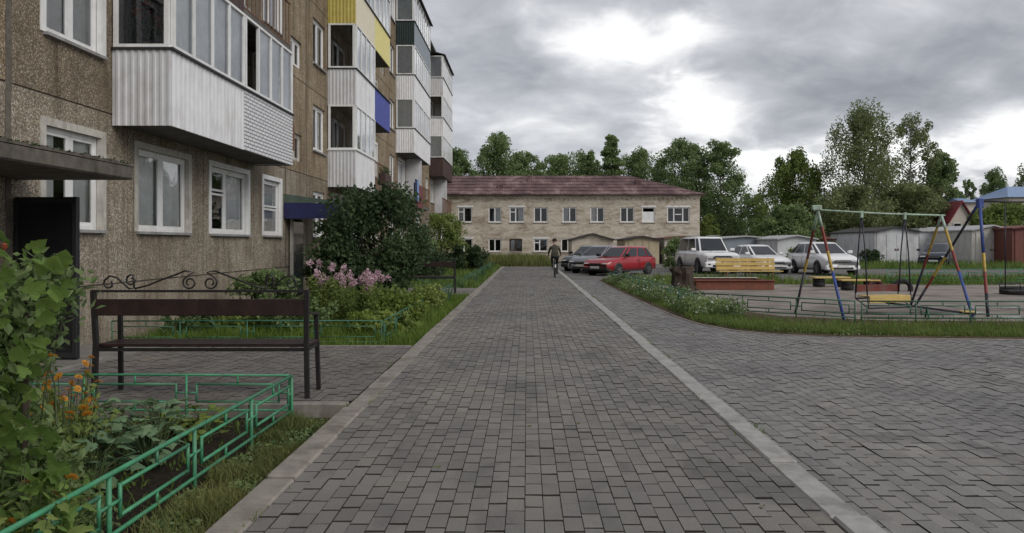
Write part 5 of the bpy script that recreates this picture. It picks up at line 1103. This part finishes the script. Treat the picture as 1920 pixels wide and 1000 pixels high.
pole('leg', lp(*B2), lp(13.1, 15.8, -.06), .042, [(.46, 'blue'), (.62, 'yellow'), (.80, 'red'), (1, 'navy')], s2); pole('leg', lp(*B2), lp(13.6, 18.0, -.06), .038, [(.5, 'blue'), (1, 'navy')], s2)
pole('crossbar', lp(*B1), lp(*B2), .022, [(.5, 'navy'), (1, 'blue')], s2); MB().cbox((-.06, -.06, -.14), (.06, .06, .06), .015).build('hub', M['paint_blue'], s2, lp(*B1))
for s in (.17, .30):
    P0 = Vector(B1).lerp(Vector(B2), s); MB().tube([lp(*P0), lp(P0.x, P0.y, .47)], .012, 6).build('hanger_rod', M['paint_navy'], s2)
P0 = Vector(B1).lerp(Vector(B2), .235); bd = T('plank_swing', 'black plank seat hanging from the blue swing', 'swing seat', (P0.x, P0.y, .42), .18); MB().cbox((-.28, -.14, -.02), (.28, .14, .02), .006).build('plank', M['rubber'], bd); MB().tube([(-.26, .12, .02), (-.26, .15, .16), (.26, .15, .16), (.26, .12, .02)], .012, 6).build('back_bar', M['paint_navy'], bd)
# seesaw lying low
ss = T('seesaw', 'low dark seesaw beam lying behind the front fence', 'seesaw', (7.9, 14.9, -.03), R(-14)); MB().beam((-.75, 0, .30), (.85, 0, .10), .05, .04).build('beam', M['paint_navy'], ss); MB().tube([(0, -.14, 0), (0, 0, .22), (0, .14, 0)], .018, 7).build('pivot', M['fence_dark'], ss); MB().cbox((-.82, -.13, .31), (-.58, .13, .335), .006).build('seat', M['wood_yellow'], ss); MB().cbox((.6, -.13, .14), (.84, .13, .165), .006).build('seat', M['wood_yellow'], ss)
# sandbox
sb = T('sandbox', 'wooden sandbox with a long red-brown front board', 'sandbox', (6.65, 24.1, -.03)); 
for a, b in (((-1.25, 0, 0), (1.25, .05, .29)), ((-1.25, 1.95, 0), (1.25, 2.0, .29)), ((-1.25, .052, 0), (-1.20, 1.948, .29)), ((1.20, .052, 0), (1.25, 1.948, .29))): MB().cbox(a, b, .01).build('board', M['wood_red'], sb)
sn = []; MB().add([(-1.2,.05,.18),(1.2,.05,.18),(1.2,1.95,.18),(-1.2,1.95,.18),(0,1,.27)], [(0,1,4),(1,2,4),(2,3,4),(3,0,4)]).build('sand', M['sand'], sb)
for a, b in (((-1.3, -.08, .291), (1.3, .12, .315)), ((-1.3, 1.88, .291), (1.3, 2.08, .315))): MB().cbox(a, b, .006).build('ledge', M['wood_red' if a[1] < 0 else 'old_white'], sb)
# stump
stt = T('tree_stump', 'dark gnarled tree stump left of the sandbox', 'stump', (4.85, 23.6, -.05)); prof = [(.42, 0), (.33, .12), (.29, .35), (.31, .55), (.27, .70), (.20, .74), (0, .70)]
mb = MB(); rn = random.Random(8); n = 18; vs_ = []
for r_, z in prof:
    for i in range(n): a = 2*math.pi*i/n; k = 1+.16*math.sin(5*a+z*3)+.10*rn.random(); vs_.append((r_*k*math.cos(a), r_*k*math.sin(a), z+(.06*math.sin(3*a) if z > .5 else 0)))
mb.add(vs_, [(i*n+j_, i*n+(j_+1) % n, (i+1)*n+(j_+1) % n, (i+1)*n+j_) for i in range(len(prof)-1) for j_ in range(n)], 0, False); mb.build('trunk', M['bark_brown'], stt)
for a in (.3, 1.8, 3.4, 4.6): MB().tube([(.2*math.cos(a), .2*math.sin(a), .2), (.45*math.cos(a), .45*math.sin(a), .07), (.7*math.cos(a+.2), .7*math.sin(a+.2), -.02)], [.11, .08, .03], 7).build('root', M['bark_brown'], stt)
for a, z in ((2.6, .55), (.2, .6), (4.2, .5)): MB().tube([(.1*math.cos(a), .1*math.sin(a), z), (.38*math.cos(a), .38*math.sin(a), z+.16)], [.10, .07], 8).build('branch_stub', M['bark_brown'], stt)
# yellow bench
yb_ = T('garden_bench', 'long yellow slatted bench in front of the white cars', 'bench', (8.55, 29.2, -.04), R(4))
for i, z in enumerate((.47, .63, .79)): MB().cbox((-1.2, .19+i*.02, z), (1.15, .23+i*.02, z+.13), .008).build('back_slat', M['wood_yellow'], yb_)
for i in range(3): MB().cbox((-1.2, -.27+i*.15, .405), (1.3, -.14+i*.15, .44), .006).build('seat_slat', M['wood_yellow'], yb_)
for s in (-.9, 0, .9):
    MB().beam((s, .24, .0), (s, .28, .93), .05, .05).build('leg', M['rust'], yb_); MB().beam((s, -.22, 0), (s, -.22, .40), .05, .05).build('leg', M['rust'], yb_); MB().beam((s, -.24, .385), (s, .24, .385), .04, .035).build('bearer', M['rust'], yb_)
def tyre_mesh(Ro, Ri, wd):
    mb = MB(); mb.lathe([(Ri, -wd*.35), (Ri*1.08, -wd/2), (Ro*.93, -wd/2), (Ro, -wd*.32), (Ro, wd*.32), (Ro*.93, wd/2), (Ri*1.08, wd/2), (Ri, wd*.35), (Ri, -wd*.35)], 20, 0, 'y'); return mb
def tyre(label, x, y, z, Ro, mat, rz=0, rx=0, grp='old tyres on the playground'):
    t = tyre_mesh(Ro, Ro*.58, Ro*.62).build('tyre', M[mat], None, (x, y, z), (rx, 0, rz)); tag(t, label, 'tyre', grp); return t
def low_table(label, x, y, w_, d_, z, rz):
    t = T('low_bench', label, 'bench', (x, y, -.03), rz, 'yellow plank seats on tyres')
    for i in range(3): MB().cbox((-w_/2, -d_/2+i*d_/3+.008, z), (w_/2, -d_/2+(i+1)*d_/3, z+.045), .006).build('plank', M['wood_yellow'], t)
    for s in (-1, 1): tyre_mesh(.20, .11, .14).build('tyre', M['rubber'], t, (s*(w_/2-.25), 0, .09), (R(90), 0, 0)); tyre_mesh(.19, .11, .12).build('tyre', M['rubber'], t, (s*(w_/2-.25), 0, .22), (R(90), 0, 0))
low_table('longer yellow plank seat on tyres behind the swing leg', 10.35, 25.8, 1.25, .55, .30, .05); low_table('shorter yellow plank seat on tyres nearer the swing', 10.5, 23.9, 1.2, .45, .30, -.04)
tyre('half buried reddish tyre behind the left end of the bench swing', gx(1640, 23.8), 23.8, .05, .30, 'rubber_red', .2); tyre('half buried dark tyre behind the right end of the bench swing', gx(1692, 23.5), 23.5, .05, .30, 'rubber', -.2); tyre('dark tyre lying flat at the right edge of the playground', gx(1905, 22), 22, .06, .42, 'rubber', 0, R(90))
# ================================================================== CARS
def car(label, loc, heading, L_, Wd, H, paint, style, group='cars parked in the yard', plate=True, name='parked_car'):
    hx, hy = heading; t = T(name, label, 'car', loc, math.atan2(hy, hx), group); w = Wd/2; P = M[paint]
    S = {'hatch': dict(hood=.80, belt=.88, ws=.20, wt=.02, rt=-.36, rb=-.475, R=.285, zl=.20, nose=.66, tail=.86, wb=(.30, -.31)),
         'sedan': dict(hood=.86, belt=.93, ws=.25, wt=.05, rt=-.20, rb=-.43, R=.31, zl=.21, nose=.68, tail=.94, wb=(.31, -.30)),
         'suv': dict(hood=1.06, belt=1.13, ws=.25, wt=.11, rt=-.38, rb=-.485, R=.385, zl=.30, nose=.98, tail=1.10, wb=(.30, -.29)),
         'crossover': dict(hood=.97, belt=1.03, ws=.29, wt=.06, rt=-.29, rb=-.475, R=.34, zl=.24, nose=.80, tail=1.05, wb=(.31, -.30))}[style]
    X = lambda f: f*L_
    st = [(X(-.5), S['zl']+.12, S['tail']-.16, w*.88), (X(-.485), S['zl']+.02, S['tail'], w*.96), (X(-.36), S['zl'], S['belt'], w), (X(-.1), S['zl'], S['belt'], w), (X(S['ws']-.02), S['zl'], S['belt']-.01, w), (X(S['ws']+.04), S['zl'], S['hood']+.02, w*.995), (X(.40), S['zl'], (S['hood']+S['nose'])/2+.05, w*.98), (X(.475), S['zl']+.02, S['nose']+.03, w*.93), (X(.497), S['zl']+.10, S['nose']-.10, w*.84)]
    mb = MB(); vs_ = []; ring = 12
    for x, zl, zt, ww in st:
        h = zt-zl; half = [(.78*ww, zl), (.97*ww, zl+.10*h), (1.0*ww, zl+.45*h), (.985*ww, zl+.80*h), (.93*ww, zl+.95*h), (.80*ww, zt)]
        vs_ += [(x, y, z) for y, z in half]+[(x, -y, z) for y, z in reversed(half)]
    fs_ = [(i*ring+j_, i*ring+(j_+1) % ring, (i+1)*ring+(j_+1) % ring, (i+1)*ring+j_) for i in range(len(st)-1) for j_ in range(ring)]
    fs_ += [tuple(range(ring)), tuple((len(st)-1)*ring+j_ for j_ in reversed(range(ring)))]
    mb.add(vs_, [tuple(reversed(f_)) for f_ in fs_], 0, True); body = mb.build('body', P, t)
    zb, zt = S['belt']-.02, H; bw, tw = w*.90, w*.72
    fb, ft, rt, rbk = X(S['ws']), X(S['wt']), X(S['rt']), X(S['rb'])
    c = MB(); n = 4; rings = []
    # greenhouse: rings at the belt, mid and roof
    def gr(z_, f_, r_, hw): return [(f_, hw*.82, z_), (f_-.16*abs(f_-r_)*.5, hw, z_), (r_+.10, hw, z_), (r_, hw*.86, z_), (r_, -hw*.86, z_), (r_+.10, -hw, z_), (f_-.16*abs(f_-r_)*.5, -hw, z_), (f_, -hw*.82, z_)]
    r0 = gr(zb, fb, rbk, bw); r1 = gr(zt-.07, ft+.05, rt-.04, tw*1.03); r2 = gr(zt-.025, ft-.10, rt+.10, tw*.92); r3 = gr(zt, ft-.42, rt+.45, tw*.72)
    c.add(r0+r1+r2+r3, [(q_*8+i, q_*8+(i+1) % 8, q_*8+8+(i+1) % 8, q_*8+8+i) for q_ in range(3) for i in range(8)]+[tuple(24+i for i in range(8))], 0, True); 
    c.f = [tuple(f_) for f_ in c.f]; cab = c.build('cabin', P, t)
    def glassq(name_, a, b, c_, d_, ins=.06, off=.008):
        Q = [Vector(p) for p in (a, b, c_, d_)]; cc_ = sum(Q, Vector())/4; nn = (Q[1]-Q[0]).cross(Q[3]-Q[0]).normalized()
        if nn.dot(cc_-Vector(((fb+rbk)/2, 0, (zb+zt)/2))) < 0: nn = -nn
        Q2 = []
        for i in range(4):
            e1 = (Q[(i+1) % 4]-Q[i]).normalized(); e2 = (Q[(i-1) % 4]-Q[i]).normalized(); Q2.append(Q[i]+(e1+e2)*ins+nn*off)
        q_ = MB(); q_.add(Q2+[p-nn*(off+.004) for p in Q2], [(0,1,2,3),(0,4,5,1),(1,5,6,2),(2,6,7,3),(3,7,4,0)]); return q_.build(name_, M['dark_glass'], t)
    glassq('windscreen', r0[0], r0[7], r1[7], r1[0], .05); glassq('rear_window', r0[3], r0[4], r1[4], r1[3], .07)
    for a, b in ((1, 2), (6, 5)):
        p0, p1, q0, q1 = Vector(r0[a]), Vector(r0[b]), Vector(r1[a]), Vector(r1[b]); cuts = (0, .42, .80, 1) if style in ('suv', 'crossover', 'hatch') else (0, .46, 1)
        for i in range(len(cuts)-1): glassq('side_window', p0.lerp(p1, cuts[i]), p0.lerp(p1, cuts[i+1]), q0.lerp(q1, cuts[i+1]), q0.lerp(q1, cuts[i]), .045)
        glassq('quarter_window', r0[0 if a == 1 else 7], r0[a], r1[a], r1[0 if a == 1 else 7], .05)
    for f_ in S['wb']:
        for s in (-1, 1):
            Rr = S['R']; arch = MB(); arch.lathe([(0, 0), (Rr*1.16, 0), (Rr*1.16, .12)], 24, 0, 'y', (X(f_), 0, Rr)); v_ = [(x, s*(w+.004-y), z) for x, y, z in arch.v]; arch.v = v_; arch.build('wheel_arch', M['plastic'], t)
            wl_ = tyre_mesh(Rr, Rr*.64, .20).build('wheel', M['rubber'], t, (X(f_), s*(w-.075), Rr))
            rm = MB(); rm.lathe([(0, .03), (Rr*.2, .035), (Rr*.22, .0), (Rr*.62, .015), (Rr*.66, .05), (Rr*.66, -.02)], 20, 0, 'y')
            for k in range(5): a = 2*math.pi*k/5; rm.beam((0, .03, 0), (Rr*.62*math.cos(a), .045, Rr*.62*math.sin(a)), .05, .03)
            rm.v = [(x, s*(y+.04), z) for x, y, z in rm.v]; rm.build('rim', M['rim'], wl_)
    xf = X(.497); zn = S['nose']; zl = S['zl']
    dark_b = style == 'hatch'
    fbm = MB(); fbm.cbox((xf-.16, -w*.93, zl+.02), (xf+.035, w*.93, zl+.02+(zn-zl)*.42), .05); fbm.build('bumper', M['plastic'] if dark_b else P, t)
    rbm = MB(); rbm.cbox((X(-.5)-.035, -w*.92, zl+.05), (X(-.5)+.16, w*.92, zl+.05+(zn-zl)*.45), .05); rbm.build('bumper', M['plastic'] if dark_b else P, t)
    gz0, gz1 = zn-.02-(zn-zl)*.32, zn-.07
    MB().cbox((xf-.05, -w*.42, gz0), (xf+.02, w*.42, gz1), .012).build('grille', M['plastic'], t)
    if style != 'hatch':
        MB().cbox((xf, -w*.40, (gz0+gz1)/2-.012), (xf+.028, w*.40, (gz0+gz1)/2+.012), .004).build('grille_bar', M['chrome'], t); MB().cbox((xf-.1, -w*.55, zl+.06), (xf+.045, w*.55, zl+.06+(zn-zl)*.18), .02).build('air_intake', M['plastic'], t)
    for s in (-1, 1):
        MB().cbox((xf-.16, s*w*.48, gz0+.03), (xf+.006, s*w*.84, gz1+.01), .03).build('headlight', M['lamp'], t); MB().cbox((X(-.5)-.012, s*w*.62, S['tail']-.34), (X(-.5)+.10, s*w*.90, S['tail']-.12), .02).build('tail_light', M['paint_red'], t)
        MB().cbox((fb-.30*abs(fb-ft)-.08, s*(w*.93), zb+.03), (fb-.30*abs(fb-ft)+.06, s*(w+.17), zb+.17), .03).build('mirror', P if style != 'hatch' else M['plastic'], t)
        if style != 'hatch': MB().cbox((xf-.06, s*w*.62, zl+.14), (xf+.04, s*w*.80, zl+.24), .02).build('fog_lamp', M['plastic'], t)
        for u in ((fb+rbk)/2+.05, (fb+rbk)/2-1.0 if style != 'hatch' else None):
            if u is None: continue
            MB().box((u, s*(w*.996), zl+.14), (u+.012, s*(w*1.004), zb-.02)).build('door_seam', M['plastic'], t); MB().cbox((u+.06, s*w*.985, zb-.16), (u+.22, s*(w+.025), zb-.12), .008).build('door_handle', P, t)
        MB().box((X(.22), s*w*.97, zl+.0), (X(-.22), s*(w*1.006), zl+.07)).build('sill', M['plastic'], t)
    if plate: MB().cbox((xf+.028, -.26, zl+.14), (xf+.052, .26, zl+.25), .004).build('plate', M['plate'], t)
    MB().beam((fb+.01, -w*.1, zb+.045), (fb-.10, -w*.62, zb+.13), .015, .015).build('wiper', M['plastic'], t)
    if style in ('suv',):
        for s in (-1, 1): MB().tube([(ft-.25, s*tw*.8, zt+.0), (ft-.3, s*tw*.8, zt+.05), (rt+.3, s*tw*.8, zt+.05), (rt+.22, s*tw*.8, zt)], .018, 7).build('roof_rail', M['chrome'], t)
    return t
zc_ = -.064
a50 = R(47); hd_ = (-math.cos(a50), -math.sin(a50))
car('red hatchback parked at a slant beside the path end', (4.55, 36.9, zc_), hd_, 4.0, 1.63, 1.40, 'car_red', 'hatch')
car('silver car between the red hatchback and the dark one', (3.95, 39.8, zc_), (-math.cos(R(52)), -math.sin(R(52))), 4.1, 1.68, 1.42, 'car_silver', 'sedan')
car('dark green car farthest back in the slanted trio', (3.65, 42.6, zc_), (-math.cos(R(55)), -math.sin(R(55))), 4.1, 1.68, 1.42, 'car_dark', 'sedan')
car('large white off-roader with roof rails, front towards us', (9.4, 39.6, zc_), (math.sin(R(6)), -math.cos(R(6))), 4.9, 1.95, 1.88, 'car_white', 'suv')
car('low white saloon right of the large white off-roader', (12.1, 39.8, zc_), (math.sin(R(10)), -math.cos(R(10))), 4.5, 1.76, 1.46, 'car_white', 'sedan')
car('white compact crossover behind the left swing legs', (14.7, 37.6, zc_), (math.sin(R(4)), -math.cos(R(4))), 4.35, 1.80, 1.60, 'car_white', 'crossover')
car('dark navy car in front of the grey garage wall', (26.6, 49, zc_), (-.55, -.83), 4.4, 1.78, 1.55, 'car_navy', 'crossover')
bush('shrub', 'dark tangled heap of twigs beside the light grey garage', gx(1632, 51), 51, 1.6, 1.4, 1.1, 2500, 'leaf_dark', .12, 91, -.06)
bush('conifer_shrub', 'green conifer shrub between the red hatchback and the white off-roader', gx(1262, 45), 45, 1.3, 1.3, 1.9, 3500, 'leaf_mid', .12, 92, -.06)
bush('shrub', 'tall weeds between the white saloon and the white crossover', gx(1487, 41), 41, 1.0, 1.0, 1.3, 1500, 'leaf_light', .12, 93, -.06)
# ================================================================== CYCLIST
CYX, CYY = gx(1040, 32.8), 32.8
bk = T('bicycle', 'dark bicycle under the rider on the path', 'bicycle', (CYX, CYY, 0)); bk.scale = (.94,)*3
for y in (-.52, .52):
    wl_ = MB(); wl_.lathe([(.315, -.018), (.34, -.012), (.345, 0), (.34, .012), (.315, .018), (.312, 0), (.315, -.018)], 28, 0, 'x', (0, 0, 0)); w_ = wl_.build('wheel', M['rubber'], bk, (0, y, .345))
    sp = MB(); sp.lathe([(.02, -.04), (.03, 0), (.02, .04)], 10, 0, 'x')
    for k in range(14): a = 2*math.pi*k/14; sp.tube([(0, 0, 0), (0, .315*math.cos(a), .315*math.sin(a))], .0018, 4, cap=False)
    sp.build('spokes', M['rim'], w_)
fr = MB(); bb = (0, -.06, .29); stp = (0, -.22, .82); hd2 = (0, .36, .86)
for a, b in ((bb, stp), (bb, (0, .38, .74)), ((0, -.20, .76), (0, .37, .80)), (hd2, (0, .52, .345)), (bb, (0, -.52, .345)), ((0, -.20, .76), (0, -.52, .345)), (stp, (0, -.24, .92))): fr.tube([a, b], .016, 7)
fr.build('frame', M['paint_navy'], bk); MB().ell((0, -.26, .94), (.075, .13, .035)).build('saddle', M['rubber'], bk); MB().tube([(-.28, .22, .98), (-.10, .36, 1.0), (0, .37, .98), (.10, .36, 1.0), (.28, .22, .98)], .012, 7).tube([hd2, (0, .37, .98)], .014, 7).build('handlebar', M['chrome'], bk)
MB().tube([(0, -.86, .33), (0, -.80, .55), (0, -.62, .70), (0, -.42, .70)], .03, 6).build('mudguard', M['plastic'], bk); MB().cbox((-.035, -.875, .45), (.035, -.85, .60), .008).build('reflector', M['plate'], bk)
for s, dz in ((1, -.15), (-1, .15)): MB().beam((s*.07, -.06, .29), (s*.07, -.06+.08*s, .29+dz), .015, .02).beam((s*.06, -.06+.08*s, .29+dz), (s*.15, -.06+.08*s, .29+dz), .08, .02).build('pedal', M['plastic'], bk)
def person():
    vtx = [(0,-.25,.98,.135),(0,-.17,1.18,.140),(0,-.05,1.36,.155),(0,.0,1.46,.085),(0,.03,1.53,.055),(0,.06,1.60,.085),(0,.075,1.68,.09),(0,.07,1.74,.06)]
    ed = [(i, i+1) for i in range(7)]
    def chain(root, pts):
        prev = root
        for p in pts: vtx.append(p); ed.append((prev, len(vtx)-1)); prev = len(vtx)-1
        return prev
    for s in (-1, 1):
        chain(2, [(s*.17,-.02,1.38,.075),(s*.235,.03,1.24,.055),(s*.27,.10,1.11,.046),(s*.28,.19,1.03,.036),(s*.28,.225,1.01,.03)])
        if s > 0: chain(0, [(s*.10,-.20,.93,.10),(s*.11,.08,.74,.072),(s*.11,.20,.62,.062),(s*.11,.08,.38,.052),(s*.11,-.02,.20,.042),(s*.11,.04,.165,.042),(s*.115,.14,.15,.03)])
        else: chain(0, [(s*.10,-.18,.96,.10),(s*.11,.10,.90,.075),(s*.115,.22,.86,.064),(s*.11,.08,.66,.052),(s*.11,-.14,.50,.042),(s*.11,-.10,.465,.042),(s*.115,.0,.46,.03)])
    me = bpy.data.meshes.new('skel'); me.from_pydata([v[:3] for v in vtx], ed, []); ob = link(bpy.data.objects.new('skel', me)); ob.modifiers.new('s', 'SKIN'); sb_ = ob.modifiers.new('d', 'SUBSURF'); sb_.levels = 2
    for i, v in enumerate(vtx): me.skin_vertices[0].data[i].radius = (v[3], v[3]*(.72 if i in (0, 1, 2) else .95)) if i > 2 else (v[3]*1.05, v[3]*.75); me.skin_vertices[0].data[i].use_root = (i == 0)
    dg = bpy.context.evaluated_depsgraph_get(); ev = ob.evaluated_get(dg); m2 = bpy.data.meshes.new_from_object(ev); bpy.data.objects.remove(ob)
    mb = MB(); mb.v = [tuple(v.co) for v in m2.vertices]; mb.f = [tuple(p.vertices) for p in m2.polygons]
    for f_ in mb.f:
        c = sum((Vector(mb.v[i]) for i in f_), Vector())/len(f_)
        mi = 1 if c.z > 1.50 or (abs(c.x) > .255 and c.z < 1.06 and c.z > .95) else (2 if c.z < .97 and abs(c.x) < .25 else 0)
        if mi == 2 and c.z < .20: mi = 3
        mb.m.append(mi); mb.s.append(True)
    for s in (-1, 1):     # fingers curled over the grips, thumb below
        for k, ln in enumerate((.9, 1, .95, .8)):
            x = s*(.25+.02*k); mb.tube([(x, .20, 1.02), (x, .20+.045*ln, 1.015), (x, .20+.05*ln, .985), (x, .215, .97)], .0095, 5, 1)
        mb.tube([(s*.245, .20, 1.01), (s*.235, .20, .985), (s*.24, .22, .968)], .010, 5, 1); mb.ell((s*.092, .06, 1.63), (.012, .022, .032), 8, 6, 1)
        mb.ell((s*.034, .148, 1.66), (.012, .008, .009), 8, 5, 3)
    mb.ell((0, .165, 1.625), (.014, .02, .028), 8, 6, 1); mb.ell((0, .150, 1.575), (.026, .008, .008), 8, 5, 4)
    o = obj('person', mb.mesh('person'), [M['jacket'], M['skin'], M['trousers'], M['plastic'], M['rust']], None, (CYX, CYY, 0), (0,0,0), .94); tag(o, 'cyclist in dark jacket and cap riding along the path', 'person')
    cp = MB(); cp.lathe([(.108, 1.66), (.112, 1.70), (.10, 1.75), (.06, 1.785), (0, 1.795)], 14, 0, 'z', (0, .065, 0)); cp.cbox((-.07, .15, 1.67), (.07, .24, 1.685), .006); cp.build('cap', M['cap'], o)
person()

# weeds and grass tufts in the seams beside the kerbs
def seam(rng):
    x = rng.choice([1.802, -1.42, -1.63, 1.60], p=[.55, .15, .2, .1]); y = rng.uniform(3.2, 40)
    while mnoise.noise(Vector((x*5, y*.9, 7.7))) < .12: y = rng.uniform(3.2, 40)
    return (x+rng.normal(0, .012), y)
blades('weeds', 'thin weeds growing in the seams beside the kerbs', 2600, seam, .045, 'grass', .004, 1.0, 61, -.03)
rngl = np.random.default_rng(62); lc = [(rngl.uniform(-1.4, 3.0), rngl.uniform(3.6, 26), .006) for _ in range(160)]
o = cloud_obj('fallen_leaves', 'grass_dry', None, 150, lc, (.02,.02,.001), .04, flat=.95, rng=rngl); tag(o, 'small fallen leaves scattered over the paving', 'leaves', None, 'stuff')
